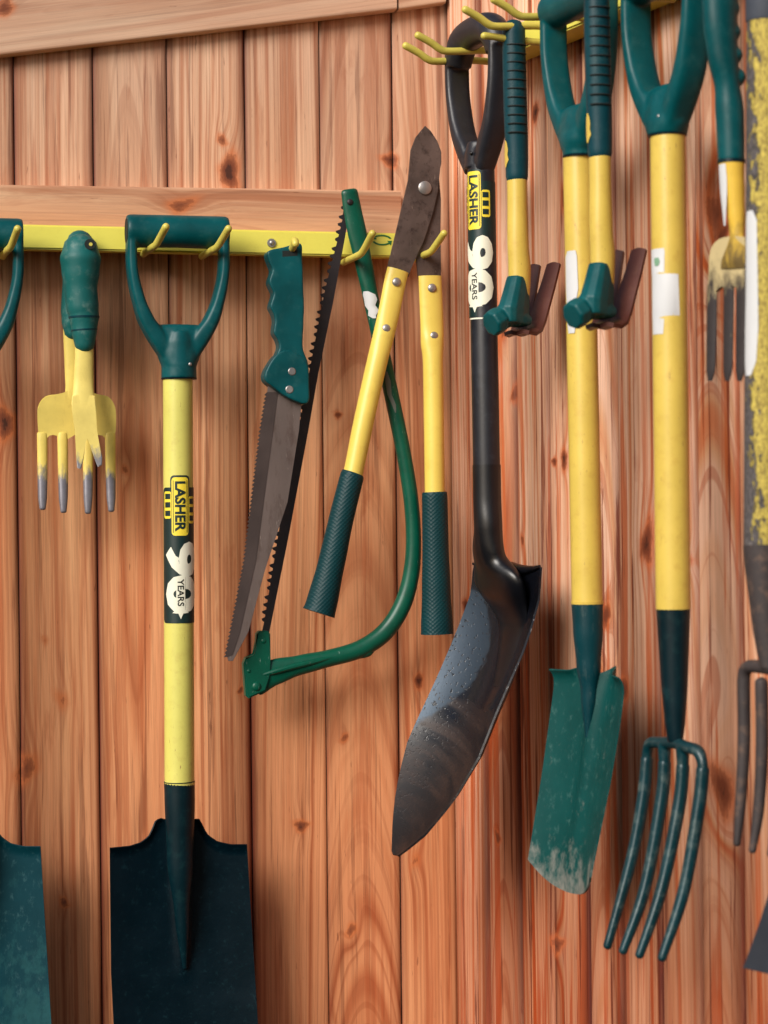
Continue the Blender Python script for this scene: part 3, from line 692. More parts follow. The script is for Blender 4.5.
# ---- bow saw
w0 = .072
bs = Root('bow_saw', B, B.W(330, 690, w0), 'bow saw with bent green tube frame and dark toothed blade', 'saw')
k = B.scale(B.W(330, 450, w0))
fp = [(349.5, 192.5), (352.5, 210), (357, 232), (363.5, 262), (370, 294), (378, 332), (387, 374), (396, 416), (404.5, 458), (411, 500), (413.5, 540), (411, 575), (402, 606), (385, 632), (360, 649), (330, 658), (300, 665), (275, 672), (256, 680)]
fr = [(8.6*k, 4*k), (9.4*k, 4*k), (9.8*k, 4.6*k), (9*k, 5.6*k), (8*k, 6.6*k), (7.6*k, 7*k), (7.5*k, 7.4*k), (7.5*k, 7.4*k), (7.5*k, 7.4*k), (7.6*k, 7.4*k), (7.8*k, 7.4*k), (8.4*k, 7.6*k), (8.9*k, 7.8*k), (9.2*k, 7.8*k), (8.9*k, 7.6*k), (8.6*k, 7*k), (10*k, 6*k), (13*k, 4.8*k), (16*k, 4*k)]
ff = MB(); ff.tube([B.W(x, y, w0) for x, y in fp], [(b, a) for a, b in fr], 22, ref=(0, 1, 0), smooth=6, round_ends=True)
frame = ff.build('frame', M['green_steel'], bs, angle=60)
# pressed crease and spout of the flattened end, weld nib
MB().tube([B.W(258, 676, w0+.005), B.W(280, 670, w0+.0068), B.W(312, 662, w0+.0066), B.W(345, 654, w0+.006)], [1.5*k, 3*k, 3*k, 1*k], 10, smooth=4).tube([B.W(352, 657, w0), B.W(368, 652, w0), B.W(372, 646, w0)], [3*k, 5*k, 3*k], 12, smooth=3).build('pressed_rib', M['green_steel'], bs, frame)
br = [(243.5, 664), (246, 658), (256, 655), (257, 634), (260, 631), (268, 631), (270.5, 634), (270.5, 658), (271, 676), (266, 691), (249, 698.5), (246, 696)]
cl = MB().prism(poly_px(B, br, w0+.0075), .015, .0018).build('clamp', M['green_steel'], bs)
for x, y, rr in ((256.5, 686.5, 4.6), (263.5, 641, 2.6), (249, 671, 2.)):
    p_ = B.W(x, y, w0+.0075); MB().ball(p_, rr*k, 1, .45, 1).build('rivet', M['green_steel'], bs, cl)
p_ = B.W(350, 202, w0+.005); MB().ball(p_, 3.2*k, 1, .5, 1).build('rivet', M['steel_dark'], bs, frame)
bR = [(350, 198), (346, 232), (333, 303), (318, 375), (308.5, 430), (288.5, 537), (269, 634)]; bL = [(342.5, 205), (340.5, 222), (334, 248), (323.5, 290), (311.5, 352), (297, 430), (278.5, 524), (261, 632)]
pts = []; y = 205.; yy = lambda v: interp([(b, a) for a, b in bL], v)
i_ = 0
while y < 622:
    big = 4.4 if i_ % 4 else 2.2
    pts += [(yy(y)+1.6, y), (yy(y+1.5)-big*.55, y+1.5), (yy(y+3.2)-big*.35, y+3.4), (yy(y+4.6)+1.6, y+5.0)]; y += 7.4 if i_ % 4 else 9.5; i_ += 1
MB().prism(poly_px(B, pts+[(261.5, 634)]+bR[::-1]+[(344, 198)], w0+.0012-.006), .0013).build('blade', M['steel_dark'], bs)
# white label remnant and scrape wrapped on the tube
def patch_on_tube(root, wall, pts, w, mat, name, parent):
    MB().prism(poly_px(wall, pts, w), .0006).build(name, mat, root, parent)
def strip_on_tube(root, wall, ctr, r_m, w_ax, spans, mat, name, parent, thick=.0004):
    """flake patch hugging a round tube: ctr list of (px,py); spans list of (angle0, angle1) per row"""
    rows = []
    for (x, y), (s0, s1) in zip(ctr, spans):
        c = wall.W(x, y, w_ax); f = wall.face(c); rd = Vector((f.y, -f.x, 0)); fd = Vector((f.x, f.y, 0))
        rows.append([c+(fd*math.cos(R_(a))+rd*math.sin(R_(a)))*(r_m+thick) for a in np.linspace(s0, s1, 9)])
    m = MB(); vs = [[m.V(p) for p in r] for r in rows]
    for i in range(len(rows)-1):
        for j in range(8): m.bm.faces.new((vs[i][j], vs[i+1][j], vs[i+1][j+1], vs[i][j+1]))
    return m.build(name, mat, root, parent)
strip_on_tube(bs, B, [(369.6, 292), (370.2, 295), (371.2, 300), (372.5, 306), (373.6, 311), (374.6, 316), (375.4, 319)], 7.9*k, w0, [(-50, -10), (-62, 38), (-60, 48), (-66, 20), (-40, 42), (-52, 10), (-20, 5)], M['white'], 'paper_label', frame)
strip_on_tube(bs, B, [(386, 372), (388, 382), (391, 395), (393, 405), (395, 413)], 7.6*k, w0, [(-5, 10), (-20, 20), (-28, 5), (-8, 22), (0, 8)], coat('grey_scrape', (120, 128, 118), .6, .5), 'scrape', frame)

# ---- loppers
w0 = .094
lp = Root('loppers', B, B.W(390, 630, w0), 'long bladed loppers with yellow arms and dimpled dark green grips, hung open', 'loppers')
k = B.scale(B.W(400, 350, w0))
ra = [(415, 160), (424, 140), (440, 160), (438.5, 178), (441, 200), (440.5, 230), (441, 262), (441, 279), (418.5, 279), (416, 255), (413, 230), (411, 200)]
MB().prism(poly_px(B, ra, w0-.0035), .004, .0007).build('rear_blade', M['steel_brown'], lp)
la = [(425.3, 125.6), (431, 131), (437.5, 141), (441.5, 152), (441.5, 163), (438.8, 176), (438.6, 190), (433, 212), (424, 240), (414, 262), (408.5, 277), (387, 269.5), (391, 254), (397, 229), (403, 203), (408.5, 180), (410, 163), (411, 150), (416, 137)]
fb_ = MB().prism(poly_px(B, la, w0+.001), .004, .0007).build('front_blade', M['steel_brown'], lp)
p_ = B.W(424.6, 188, w0+.001); MB().tube([p_-Vector((0, .004, 0)), p_+Vector((0, .0022, 0)), p_+Vector((0, .0034, 0))], [6.7*k, 6.7*k, 5*k], 24).build('pivot_bolt', M['rivet'], lp)
def lop_arm(path, radii, gpath, gr, rivets, wz):
    m = MB(); m.tube([B.W(x, y, wz) for x, y in path], [(a*k, b*k) for a, b in radii], 24, ref=(1, 0, 0), smooth=5)
    o = m.build('arm', M['yellow_arm'], lp, angle=60)
    for x, y in rivets:
        p_ = B.W(x, y, wz+6.4*k); MB().ball(p_, 4.5*k, 1, .5, 1).build('rivet', M['rivet'], lp, o)
    m = MB(); m.tube([B.W(x, y, wz) for x, y in gpath], [(a*k, b*k) for a, b in gr], 26, ref=(1, 0, 0), smooth=5, round_ends=False)
    m.build('grip', M['dimple'], lp, angle=50)
lop_arm([(398, 270), (395, 282), (389, 312), (382.5, 340), (377, 362), (364, 420), (353, 474), (346, 505)], [(11.2, 6), (11.2, 6.2), (11, 6.5), (10.8, 8.5), (10.4, 10), (10.2, 10.2), (9.8, 10), (9.5, 9.5)],
        [(353, 473), (351, 480), (341, 520), (331, 565), (322, 602), (318.8, 613)], [(10.8, 11), (12, 12), (12.4, 12.5), (13.5, 13.5), (15.5, 15), (16.5, 15.5)], [(396.5, 282), (386.3, 328.5)], w0+.002)
lop_arm([(430, 276), (430.5, 290), (432, 325), (432.2, 343), (433, 365), (434, 430), (434.8, 495), (435, 520)], [(12, 6), (12, 6.2), (12, 6.5), (11.8, 8.5), (10.2, 10), (10.2, 10.2), (10.1, 10), (9.5, 9.5)],
        [(434.6, 492), (434.8, 500), (435.5, 545), (436.3, 590), (437, 626), (437.2, 634)], [(12.3, 11), (12.9, 12), (13.3, 12.5), (14.5, 13.5), (16.2, 15), (16.6, 15.2)], [(432, 288), (434, 336)], w0+.002)

# ------------------------------------------------------------------ tools on the side wall
def long_shaft(root, wall, pa, pb, r_px, w, mat, name='shaft', lip=False):
    a, b = wall.W(*pa, w), wall.W(*pb, w); k = wall.scale((a+b)/2)
    m = MB().tube([a, b], r_px*k, 32)
    if lip: m.tube([b+Vector((0, 0, .002)), b-Vector((0, 0, .001))], [r_px*k*1.05, r_px*k*1.03], 32)
    return m.build(name, mat, root), a, b, k

# ---- black round point shovel
w0 = .085
top = RW.W(478, 43, w0)
sh = Root('round_shovel', RW, RW.W(489, 850, w0), 'black round point shovel with glossy wet dished blade', 'shovel')
k = RW.scale(top)
lean = ((RW.W(480.5, 168, w0).x-top.x)/(-.12), 0)
d_grip(sh, top.x, w0, top.z, mat='black_plastic', hl=.058, rb=.0185, arch=.014, seat=126*k, rs=15.6*k, aw=.0155, k=.96)
so, a, b, ks = long_shaft(sh, RW, (481, 166), (486.6, 468), 13.6, w0, M['black_paint'])
anniversary_sticker(sh, RW.W(481, 171, w0), RW.W(483.5, 330, w0), 13.7*ks, RW.face(a), 1.0*ks, rot=-11*ks)
# thin pale line at the sticker's lower edge
Art().rect(-16*ks, 13*ks, 148*ks, 149.5*ks).wrap('printed_line', M['cream'], sh, RW.W(481, 171, w0), RW.W(483.5, 330, w0), 13.7*ks+.0009, RW.face(a), so)
XL = [(560, 478), (576, 473), (594, 471), (640, 453), (677, 437), (739, 408), (770, 400), (793, 395.5), (820, 392.5), (851, 391.5), (858, 394)]
XR = [(560, 541), (574, 540.6), (601, 538), (645, 525), (710, 496.5), (757, 478), (800, 453), (834, 425), (848, 408), (856, 397), (860, 395)]
us_ = RW.W(488, 560, w0).x
pys = [576, 582, 590, 600, 615, 630, 650, 670, 690, 710, 730, 750, 770, 788, 804, 818, 830, 840, 847, 852, 855]
SL = blade_slices(RW, us_, pys, XL, XR)
rows = []
for i, (hw, w, z) in enumerate(SL):
    s = i/(len(SL)-1); row = []
    dish = .050*min(1, .2+s*2)*(hw/.095)**1.2*(1-.35*s)
    for j in range(29):
        c = j/14-1
        lipz = .010*math.exp(-((i)/2.2)**2)*(abs(c) ** 2)
        row.append((us_+c*hw, w-dish*(1-abs(c)**2.0), z+lipz))
    rows.append(row)
def shovel_mat(zt, zb):
    t = NT('wet_black_shovel_paint'); v = t.coords(); z = t.objz()[2]
    sky_sheen = t.new('ShaderNodeAttribute', attribute_name='sky_sheen').outputs['Fac']
    mp = t.new('ShaderNodeMapping'); mp.inputs['Rotation'].default_value = (0, R_(-20), 0); t.lk(v, mp.inputs[0])
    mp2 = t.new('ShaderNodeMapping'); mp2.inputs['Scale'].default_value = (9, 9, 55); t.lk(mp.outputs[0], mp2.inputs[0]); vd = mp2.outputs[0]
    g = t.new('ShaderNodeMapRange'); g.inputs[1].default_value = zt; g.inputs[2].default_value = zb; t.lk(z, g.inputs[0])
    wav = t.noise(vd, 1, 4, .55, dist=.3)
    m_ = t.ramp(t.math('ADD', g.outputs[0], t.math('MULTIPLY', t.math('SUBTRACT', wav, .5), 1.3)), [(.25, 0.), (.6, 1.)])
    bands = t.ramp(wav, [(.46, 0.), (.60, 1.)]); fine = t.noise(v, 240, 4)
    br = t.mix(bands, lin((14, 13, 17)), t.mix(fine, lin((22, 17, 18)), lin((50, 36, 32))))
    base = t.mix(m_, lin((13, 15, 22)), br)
    f = t.ramp(t.math('ADD', sky_sheen, t.math('MULTIPLY', t.math('SUBTRACT', t.noise(v, 55, 4), .5), .5)), [(.42, 0.), (.62, 1.)])
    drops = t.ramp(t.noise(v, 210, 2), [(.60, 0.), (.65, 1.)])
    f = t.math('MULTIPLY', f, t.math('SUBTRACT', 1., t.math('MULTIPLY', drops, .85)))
    t.lk(t.mix(f, base, lin((50, 62, 74))), t.p.inputs['Base Color']); t.lk(t.math('MULTIPLY', f, .55), t.p.inputs['Metallic'])  # sky reflection painted as a pale blue-grey, part metallic patch
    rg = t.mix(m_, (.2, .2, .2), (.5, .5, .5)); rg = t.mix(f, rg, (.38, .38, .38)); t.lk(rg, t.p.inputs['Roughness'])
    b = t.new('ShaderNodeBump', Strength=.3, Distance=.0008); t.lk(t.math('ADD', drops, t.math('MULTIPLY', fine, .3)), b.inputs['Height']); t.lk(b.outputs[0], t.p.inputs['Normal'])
    return t.m
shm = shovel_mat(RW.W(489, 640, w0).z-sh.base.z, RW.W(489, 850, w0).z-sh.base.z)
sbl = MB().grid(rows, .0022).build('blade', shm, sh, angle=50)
fa = sbl.data.attributes.new('sky_sheen', 'FLOAT', 'POINT')  # mask of the painted sky reflection along the blade's edges
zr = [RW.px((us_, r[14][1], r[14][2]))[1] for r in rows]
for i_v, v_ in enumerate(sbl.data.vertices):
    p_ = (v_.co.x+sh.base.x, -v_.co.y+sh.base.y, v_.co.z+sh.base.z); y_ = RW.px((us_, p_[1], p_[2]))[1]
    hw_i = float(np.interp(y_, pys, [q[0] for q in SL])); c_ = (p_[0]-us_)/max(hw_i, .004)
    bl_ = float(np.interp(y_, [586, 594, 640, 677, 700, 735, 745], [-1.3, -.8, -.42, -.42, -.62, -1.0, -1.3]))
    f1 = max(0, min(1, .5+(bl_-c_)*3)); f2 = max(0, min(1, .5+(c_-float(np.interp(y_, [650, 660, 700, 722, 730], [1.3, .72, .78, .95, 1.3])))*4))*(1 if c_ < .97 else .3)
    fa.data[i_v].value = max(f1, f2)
P = lambda x, y, w=w0: RW.W(x, y, w)
c0 = rows[0][14]; c3 = rows[6][14]
MB().tube([P(486.6, 465), P(487.2, 500), P(488.2, 528), (us_-.004, w0*.88+c0[1]*.12, P(489, 555).z), (us_-.003, w0*.5+c0[1]*.5, rows[1][14][2]-.002), (us_, rows[5][14][1]-.001, rows[5][14][2]), (us_, rows[8][14][1]-.003, rows[8][14][2])],
          [14.2*ks, 14.2*ks, (15.5*ks, 14*ks), (.024, 14*ks), (.050, 13*ks), (.032, 7*ks), (.014, 3*ks)], 34, smooth=6).build('socket', M['black_gloss'], sh)
r0 = rows[0]; MB().tube([(r0[j][0], r0[j][1]+.001, r0[j][2]+.001+.006*(1-abs(j/14-1))) for j in range(0, 29, 2)], [(.0016+.006*(1-abs(j/14-1)), .0016+.006*(1-abs(j/14-1))) for j in range(0, 29, 2)], 14, ref=(0, 0, 1)).build('shoulder', M['black_gloss'], sh)

# ---- claw hammers
def claw_hammer(label):
    w0 = .085; a = RW.W(514, 33, w0); k = RW.scale(a); u0 = RW.W(517, 180, w0).x
    h = Root('claw_hammer', RW, (u0, w0, RW.W(517, 320, w0).z), label, 'hammer', 'claw hammers hung head down on the side rail')
    Z = lambda y: RW.W(517, y, w0).z
    m = MB(); m.tube([(u0, w0+.002, Z(29)), (u0, w0+.002, Z(60)), (u0, w0+.001, Z(110)), (u0, w0, Z(150)), (u0, w0, Z(177))], [(11*k, 11.5*k), (11.3*k, 11.8*k), (11.5*k, 12*k), (11*k, 11.6*k), (10.8*k, 11.2*k)], 28, smooth=5, round_ends=True)
    g = m.build('grip', M['green_dull'], h)
    f = RW.face((u0, w0, Z(90))); rd = Vector((f.y, -f.x, 0)); fd = Vector((f.x, f.y, 0))
    m = MB()
    for i in range(11):
        y = 46+i*8.8
        m.tube([Vector((u0, w0+.0015, Z(y)))+(fd*math.cos(R_(t))*12.1+rd*math.sin(R_(t))*11.9)*k*1.0 for t in range(-38, 71, 12)], .75*k, 8)
    m.build('grip_rib', M['dark_hole'], h, g)
    # worn yellow patch on the grip's left side
    rows = []
    for y, s0, s1 in ((141, -70, -62), (145, -82, -52), (151, -86, -46), (156, -86, -50), (161, -84, -42), (165, -78, -56), (168, -72, -62)):
        c = Vector((u0, w0, Z(y))); rows.append([c+(fd*math.cos(R_(t))+rd*math.sin(R_(t)))*12.2*k for t in np.linspace(s0, s1, 7)])
    m = MB(); vs = [[m.V(p) for p in r] for r in rows]
    for i in range(len(rows)-1):
        for j in range(6): m.bm.faces.new((vs[i][j], vs[i+1][j], vs[i+1][j+1], vs[i][j+1]))
    m.build('worn_patch', M['yellow_warm'], h, g)
    MB().tube([(u0, w0, Z(170)), (u0, w0, Z(200)), (u0, w0-.0005, Z(245)), (u0, w0-.002, Z(270)), (u0, w0-.001, Z(300))], [(9.9*k, 10.2*k), (9.9*k, 10*k), (10*k, 11*k), (10*k, 11.8*k), (9*k, 11*k)], 26, smooth=5).build('shaft', M['yellow_warm'], h)
    # head: eye block, poll and cheek in one casting; its long axis is turned a little along the wall
    zc = Z(312); ca, sa_ = math.cos(R_(27)), math.sin(R_(27)); rf = (ca, -sa_, 0)
    H = lambda d, x, z: (u0+sa_*d+ca*x, w0+ca*d-sa_*x, zc+z)
    m = MB()
    m.tube([H(0, 0, .036), H(.004, 0, .018), H(.009, 0, .0), H(.010, 0, -.014)], [(.0105, .0125), (.0118, .0165), (.0130, .0205), (.0115, .017)], 12, ref=rf, sq=3)
    cb, sb = math.cos(R_(9)), math.sin(R_(9)); rp_ = (cb, -sb, 0); H2 = lambda d, x, z: (u0+sb*d+cb*x, w0+cb*d-sb*x, zc+z)
    m.tube([H2(.008, 0, .001), H2(.020, 0, -.006), H2(.026, 0, -.0095)], [(.0125, .017), (.0115, .014), (.0115, .0125)], 8, ref=rp_)
    m.tube([H2(.023, 0, -.008), H2(.027, 0, -.010), H2(.036, 0, -.0145), H2(.0385, 0, -.0155)], [.0125, .0148, .0148, .0128], 8, ref=rp_)
    m.tube([H(.008, 0, -.006), H(.0, 0, -.009), H(-.006, 0, -.010)], [(.0125, .012), (.0140, .0085), (.0150, .006)], 12, ref=rf, smooth=3, sq=3)
    m.build('head', M['green'], h, blend=.0012, smooth=4)
    ctr = [(.004, -.0195, .0165, 0.), (-.007, -.0205, .0190, 0.), (-.0145, -.0165, .0205, 0.), (-.0205, -.007, .0208, 0.), (-.027, .006, .0208, 0.), (-.033, .018, .0208, .0004), (-.0415, .036, .0211, .0028), (-.051, .058, .0213, .0046)]
    for s in (-1, 1):
        rows = []
        for d, z, wo, gi in ctr:
            rows.append([H(d, s*(gi+(wo-gi)*t/5), z-.0009*abs(t-2.5)) for t in range(6)])
        MB().grid(rows, .0042, (0, 1, 1)).build('claw', M['claw'], h, angle=45)
    return h
h1 = claw_hammer('claw hammer hanging between the black shovel and the narrow spade')
def copy_tree(o, parent=None):
    c = o.copy(); COL.objects.link(c)
    if parent is not None: c.parent = parent
    for ch in list(o.children): copy_tree(ch, c)
    return c
h2 = copy_tree(h1.o); h2['label'] = 'claw hammer hanging in front of the narrow spade, nearer the fork'
uh1 = h1.base.x; q2 = RW.W(602.5, 305, .085); uh2 = q2.x
WH2 = .118
q2 = RW.W(601.5, 305, WH2); uh2 = q2.x
h2.location = RW.world((uh2, WH2, h1.base.z-.012))
# single pegs through the hammer grips (belong to the rail)
for uu, y, x, dz in ((uh1, 41, 503, 0), (uh2, 4, 591, .034)):
    z = RW.W(x, y, .095).z
    MB().tube([(uu, .03, z), (uu, .09+dz, z), (uu, .112+dz, z+.001), (uu, .124+dz, z+.001)], .0040, 12, smooth=3, round_ends=True).build('hook', M['yellow_hook'], RR)

# ---- narrow spade and digging fork
def strapped_tool(name, label, cat, gx, gy, sa, sb, r_px, root_px, w0=.085):
    t = RW.W(gx, gy, w0); r = Root(name, RW, RW.W(*root_px, w0), label, cat); k = RW.scale(t); return r, t, k
w0 = .085
ns, t_, k = strapped_tool('narrow_spade', 'narrow spade with worn teal blade, yellow shaft mostly behind a hammer', 'spade', 578, 1, None, None, 15, (560, 890))
d_grip(ns, t_.x, w0, t_.z, hl=.055, rb=.0185, seat=(157-1)*k, rs=17*k, aw=.0155)
so, a, b, ks = long_shaft(ns, RW, (578.5, 154), (587.2, 603), 15.6, w0, M['yellow_warm'], lip=True)
XL = [(655, 556), (679, 555), (775, 541.6), (874, 525.4), (884, 530), (892, 543), (897, 556)]
XR = [(655, 625), (684, 624), (721, 619), (778, 610), (865, 592), (883, 588.5), (891, 579), (897, 566)]
us_ = RW.W(587.5, 640, w0).x
pys = [676, 678, 681, 685, 690, 697, 705, 720, 740, 760, 780, 800, 815, 830, 842, 852, 860, 866, 870]
SL = blade_slices(RW, us_, pys, XL, XR)
rows = []
for i, (hw, w, z) in enumerate(SL):
    row = []; s = i/(len(SL)-1)
    for j in range(33):
        c = j/16-1
        drop = SL[0][2]-z
        hump = .017*math.exp(-(c/.17)**2)*math.exp(-drop/.085)
        lip = .008*math.exp(-drop/.006)*min(1, max(0, abs(c)-.3)*4)
        zz = z+.009*math.exp(-((abs(c)-.36)/.15)**2)*math.exp(-drop/.022)-.026*(1-abs(c)**2.6)*s**9
        row.append((us_+c*hw, w-.014*(1-c*c)+hump+lip-.006*math.exp(-((abs(c)-.36)/.15)**2)*math.exp(-drop/.012), zz))
    rows.append(row)
bm_ = worn('worn_teal_blade_paint', (0, 64, 62), (150, 148, 140), RW.W(575, 815, w0).z-ns.base.z, RW.W(570, 955, w0).z-ns.base.z, .5, .55, .15, (100, 136, 130), .35, (1, 1, .6))
MB().grid(rows, .0019).build('blade', bm_, ns, angle=50)
mid_ = rows[8][16]
MB().tube([RW.W(587.2, 604, w0), RW.W(588, 630, w0), (us_, w0-.001, RW.W(589, 665, w0).z), (us_, rows[5][16][1]-.002, rows[5][16][2]), (us_, mid_[1]-.002, mid_[2])], [15.8*ks, 15*ks, (13*ks, 12*ks), (9*ks, 8*ks), (3*ks, 2*ks)], 26, smooth=6).build('socket', worn('socket_green', (0, 52, 60), (40, 90, 90), -5, -6, .45, scr_amt=.15), ns)
strip_on_tube(ns, RW, [(581, 252), (581, 258), (581.5, 290), (582, 300), (582.3, 322), (582.5, 334)], 15.6*ks, w0, [(-60, -20), (-75, -15), (-75, -12), (-75, -20), (-72, -22), (-60, -30)], M['white'], 'paper_label', so)

fk, t_, k = strapped_tool('digging_fork', 'four tined green digging fork with yellow shaft and white label', 'fork', 665.5, -26, None, None, 19, (660, 960))
d_grip(fk, t_.x, w0, t_.z, hl=.058, rb=.020, seat=(136+26)*k, rs=19.6*k, aw=.0165)
so, a, b, ks = long_shaft(fk, RW, (667.6, 133), (673.3, 609), 17.4, w0, M['yellow_warm'])
bq = RW.W(673.3, 609, w0); kb_ = RW.scale(bq)
uf = RW.W(674.5, 738, w0).x
MB().tube([bq+Vector((0, 0, .002)), bq-Vector((0, 0, .004)), RW.W(674.5, 690, w0), RW.W(675, 724, w0), RW.W(675, 742, w0)], [17*kb_, 16.8*kb_, 13*kb_, (10.6*kb_, 10*kb_), (9*kb_, 7*kb_)], 26).build('socket', M['green_dark'], fk)
fork_m = coat('green_fork_steel', (0, 54, 62), .4, .65, .1, .25, 200, dirt=(110, 125, 120), dirt_amt=.4)
hd = MB()
TX = [[(645.5, 766), (643, 799), (638, 830), (631, 861), (619, 908), (607.5, 946)], [(664, 762), (661.5, 800), (656, 840), (645, 888), (634, 922), (623, 951)], [(682.5, 764), (679, 806), (673, 846), (662, 888), (650, 926), (639.5, 955)], [(702, 768), (699, 806), (694, 846), (684, 890), (673, 927), (662, 958)]]
US = [RW.W(x, 757, w0).x for x in (646.8, 664.5, 682.8, 702.6)]
zc = RW.W(675, 746, w0).z
hd.tube([(US[0], w0, zc-.022), (US[0]+.001, w0, zc-.010), (US[0]+.008, w0, zc-.001), (US[1]-.006, w0, zc+.001), (uf, w0, zc+.003), (US[2]+.006, w0, zc+.001), (US[3]-.008, w0, zc-.001), (US[3]-.001, w0, zc-.010), (US[3], w0, zc-.022)], [(.0052, .0058)]*2+[(.0065, .0058)]*5+[(.0052, .0058)]*2, 14, ref=(0, 1, 0), smooth=5)
hd.tube([(US[1], w0, zc), (US[1], w0, zc-.022)], [.007, .0055], 12); hd.tube([(US[2], w0, zc), (US[2], w0, zc-.022)], [.007, .0055], 12)
hd.build('crown', fork_m, fk, blend=.0013, smooth=3)
for xs, uu in zip(TX, US):
    p3 = [RW.U(x, y, uu) for x, y in (xs[0], xs[1], xs[3], xs[5])]
    p3[0] = Vector((uu, w0, zc-.018)); 
    MB().tube(p3, [(.0056, .0060), (.0056, .0060), (.0052, .0055), (.0038, .0040)], 14, smooth=9, sq=2.8, round_ends=True).build('tine', fork_m, fk)
k2 = RW.scale(RW.W(669, 290, w0))
strip_on_tube(fk, RW, [(668.8, 250), (668.9, 253), (669.2, 273), (669.3, 276), (669.6, 317), (669.7, 320), (669.9, 335)], 17.4*k2, w0, [(-72, -16), (-75, -14), (-75, -16), (-72, 30), (-72, 34), (-72, -18), (-70, -22)], M['white'], 'paper_label', so)

strip_on_tube(fk, RW, [(669, 259), (669.1, 263), (669.2, 267)], 17.4*k2+.0005, w0, [(-52, -34), (-54, -30), (-50, -36)], coat('faded_green_print', (120, 160, 130), .6, .9), 'faded_print', so)
# ---- dirty hand fork near the right edge
w0 = .080
hf2 = Root('hand_fork', RW, RW.W(728, 382, w0), 'muddy hand fork with wavy green finger grip near the right edge', 'hand fork')
k = RW.scale(RW.W(725, 150, w0)); uu = RW.W(726, 200, w0).x
m = MB(); ce = [(719, -25), (720, 0), (720, 22), (722.5, 54), (727, 85), (729.5, 110), (730.6, 135), (731.2, 162)]
m.tube([RW.U(x, y, uu) for x, y in ce], [(14*k, 18*k), (15*k, 19.5*k), (15*k, 18.5*k), (14*k, 16*k), (13*k, 12.5*k), (14*k, 14.5*k), (14*k, 14*k), (13.5*k, 13.5*k)], 26, smooth=5, round_ends=False)
for y in (10, 33, 56, 78): 
    p_ = RW.U(interp([(b, a) for a, b in ce], y)+10, y, uu); m.ball(p_, 8.4*k, 1.5, 1., 1.15)
m.build('handle', M['green'], hf2, blend=.0016, smooth=5)
MB().tube([RW.W(731.2, 160, w0), RW.W(731.2, 163.5, w0)], 14*k, 26).build('ferrule', M['green_dark'], hf2)
mud = worn('muddy_yellow_paint', (196, 178, 132), (60, 54, 54), lz(hf2, 255, 728), lz(hf2, 310, 728), .7, .5, .0, (110, 92, 60), .6, (1, 1, .5))
MB().tube([RW.W(731.5, 162, w0), RW.W(733, 185, w0), RW.W(736, 212, w0), RW.W(737, 235, w0), RW.W(735, 256, w0+.006), RW.W(735, 268, w0+.006)], [(13*k, 13*k), (11.5*k, 11.5*k), (8.5*k, 9*k), (8*k, 7*k), (22*k, 4*k), (24*k, 2*k)], 22, smooth=5).build('neck', worn('chipped_yellow_neck', (222, 184, 70), (120, 100, 60), lz(hf2, 205, 728), lz(hf2, 290, 728), .6, .5, 0, (130, 108, 50), .5), hf2)
strip_on_tube(hf2, RW, [(731.7, 165), (732.4, 180), (733.5, 195), (735.5, 212), (737, 226)], 12.6*k, w0, [(-78, -28), (-78, -25), (-80, -30), (-80, -45), (-80, -60)], M['white'], 'paper_label', hf2.o)
bd = [(709, 262), (711, 247), (719, 239), (735, 236), (752, 240), (762, 250), (764, 264), (763, 290), (756, 286), (752, 290), (745, 286), (739, 290), (733, 285), (727, 291), (722, 285), (716, 291), (708.5, 292)]
MB().prism(poly_px(RW, smooth_closed(bd, 3), w0+.006), .004, .001).build('head', mud, hf2)
for x0, x1 in ((712.3, 711), (729, 728), (741.5, 740.5), (757, 756)):
    MB().tube([RW.W(x0, 284, w0+.004), RW.W((x0+x1)/2, 330, w0+.008), RW.W(x1, 366, w0+.012), RW.W(x1-1, 381, w0+.013)], [(5.0*k*1.6, 3*k), (4.8*k*1.6, 3*k), (4.4*k*1.6, 3*k), (2.2*k*1.6, 1.5*k)], 12, smooth=4).build('tine', mud, hf2)

# ---- old flaking fork at the right edge
w0 = .088
of = Root('old_fork', RW, RW.W(760, 850, w0), 'old fork with flaking yellow and grey shaft and rusty tines at the right edge', 'fork')
so, a, b, ks = long_shaft(of, RW, (765.5, 18), (762, 548), 18.6, w0, M['flaking'])
MB().tube([RW.W(765.8, -40, w0), RW.W(765.5, 20, w0), RW.W(765.5, 22, w0)], [20.2*ks, 20*ks, 19*ks], 28).build('collar', M['old_collar'], of)
MB().tube([RW.W(762, 545, w0), RW.W(762.5, 560, w0), RW.W(766, 630, w0), RW.W(769, 668, w0)], [19*ks, 18.6*ks, 13*ks, 9*ks], 26).build('socket', M['rust'], of)
uo = [RW.W(x, 690, w0).x for x in (743.5, 761.5, 780, 799)]
zc = RW.W(768, 668, w0).z
m = MB(); m.tube([(uo[0], w0, zc-.020), (uo[0]+.002, w0, zc-.006), (uo[0]+.012, w0, zc), ((uo[1]+uo[2])/2, w0, zc), (uo[3]-.012, w0, zc), (uo[3]-.002, w0, zc-.006), (uo[3], w0, zc-.020)], [(.006, .006)]*7, 14, ref=(0, 1, 0), smooth=5)
m.build('crown', M['rust'], of)
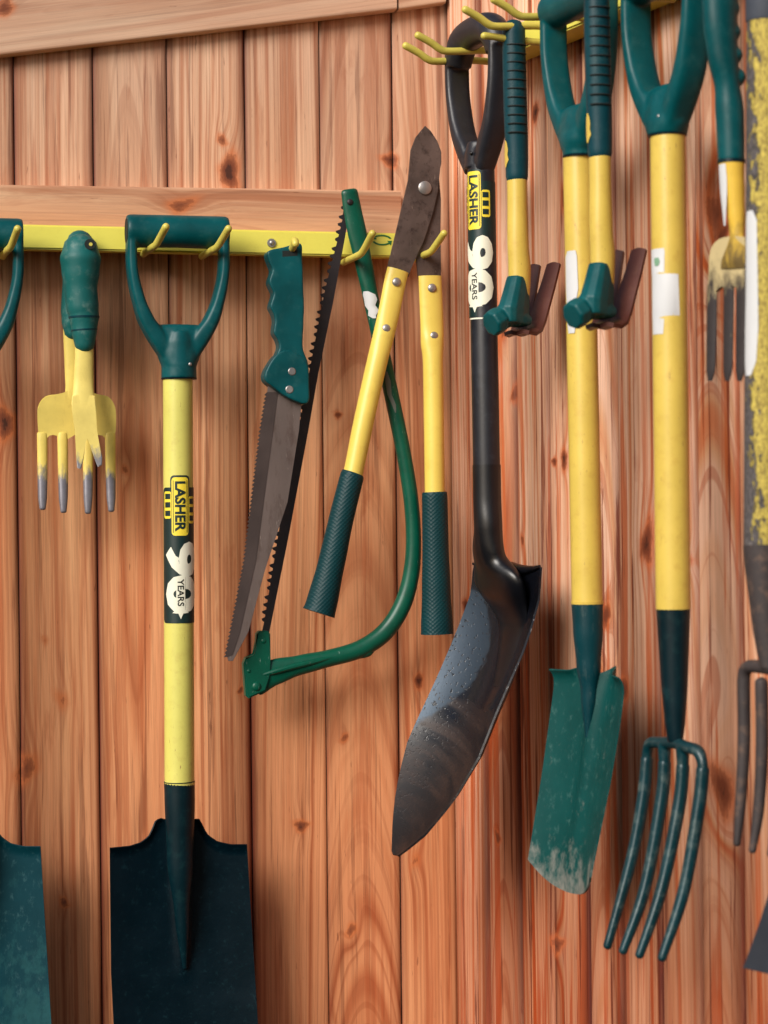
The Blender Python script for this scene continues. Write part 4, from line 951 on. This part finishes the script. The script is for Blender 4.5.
for i, uu in enumerate(uo):
    dx = [0, 0, 1, 2][i]
    base = [(743.5, 690), (744, 740), (741, 795), (737, 843)] if i == 0 else [(761.5, 692), (762, 745), (759, 805), (752.5, 850)]
    sh_ = 0 if i < 2 else (uo[i]-uo[1])
    p3 = [RW.U(x, y, uo[min(i, 1)]) for x, y in base]; p3 = [Vector((q.x+sh_, q.y, q.z)) for q in p3]; p3[0] = Vector((uu, w0, zc-.014))
    MB().tube(p3, [(.0058, .0060), (.0058, .0058), (.0052, .0052), (.0034, .0034)], 14, smooth=5, round_ends=True).build('tine', M['rust'], of)
strip_on_tube(of, RW, [(764, 212), (764, 222), (764, 300), (763.6, 330), (763.4, 362), (763.4, 376)], 18.6*ks, w0, [(-62, -36), (-66, -22), (-70, -18), (-72, -16), (-72, -22), (-66, -40)], M['white'], 'paper_label', so)

# ---- dark blade cut off by the lower right corner
w0 = .10
dsp = Root('dark_spade', RW, RW.W(790, 965, w0), 'dark slate coloured spade blade cut off by the lower right corner', 'spade')
u0 = RW.W(851, 800, .085).x
rows = []
for i in range(13):
    s = i/12; hw = .082+.010*s; z = RW.W(790, 700, w0).z*(1-s)+RW.W(766, 962, w0).z*s; row = []
    for j in range(17):
        c = j/8-1; row.append((u0+c*hw, .070+.05*s*s-.010*(1-c*c)+.012*s, z))
    rows.append(row)
MB().grid(rows, .002).build('blade', M['slate'], dsp)
MB().tube([(u0, .085, 1.9), (u0, .085, RW.W(790, 690, w0).z)], .019, 24).build('shaft', M['flaking'], dsp)
MB().tube([(u0, .085, RW.W(790, 680, w0).z), (u0, .08, RW.W(790, 730, w0).z), (u0, .07, RW.W(790, 800, w0).z)], [.0195, .016, .004], 24).build('socket', M['slate'], dsp)

# ------------------------------------------------------------------ light, sky, camera
sun_dir = Vector((-.55, -.80, .55)).normalized()
sd = bpy.data.lights.new('sun', 'SUN'); sd.energy = 3.8; sd.angle = R_(30); sd.color = (1, .955, .90)
so_ = bpy.data.objects.new('sun', sd); COL.objects.link(so_); so_.rotation_euler = sun_dir.to_track_quat('Z', 'Y').to_euler()
wd_ = bpy.data.worlds.new('World'); sc.world = wd_; wd_.use_nodes = True
nt = wd_.node_tree; bg = nt.nodes['Background']; sk = nt.nodes.new('ShaderNodeTexSky'); sk.sky_type = 'NISHITA'; sk.sun_disc = False
sk.sun_elevation = math.asin(sun_dir.z); sk.sun_rotation = math.atan2(sun_dir.x, sun_dir.y)
sk.dust_density = 3.0; sk.air_density = 1.0; sk.ozone_density = 1.0
nt.links.new(sk.outputs[0], bg.inputs[0]); bg.inputs[1].default_value = .09

cd = bpy.data.cameras.new('camera'); co = bpy.data.objects.new('camera', cd); COL.objects.link(co)
co.matrix_world = Matrix(((RIGHT.x, UP.x, -FWD.x, CAM.x), (RIGHT.y, UP.y, -FWD.y, CAM.y), (RIGHT.z, UP.z, -FWD.z, CAM.z), (0, 0, 0, 1)))
cd.sensor_fit = 'HORIZONTAL'; cd.sensor_width = 24.0; cd.lens = F/768*24; cd.clip_start = .05; cd.clip_end = 100
cd.dof.use_dof = True; cd.dof.focus_distance = 2.42; cd.dof.aperture_fstop = 5.0
sc.camera = co
sc.view_settings.view_transform = 'Standard'; sc.view_settings.look = 'None'; sc.view_settings.exposure = 0; sc.view_settings.gamma = 1
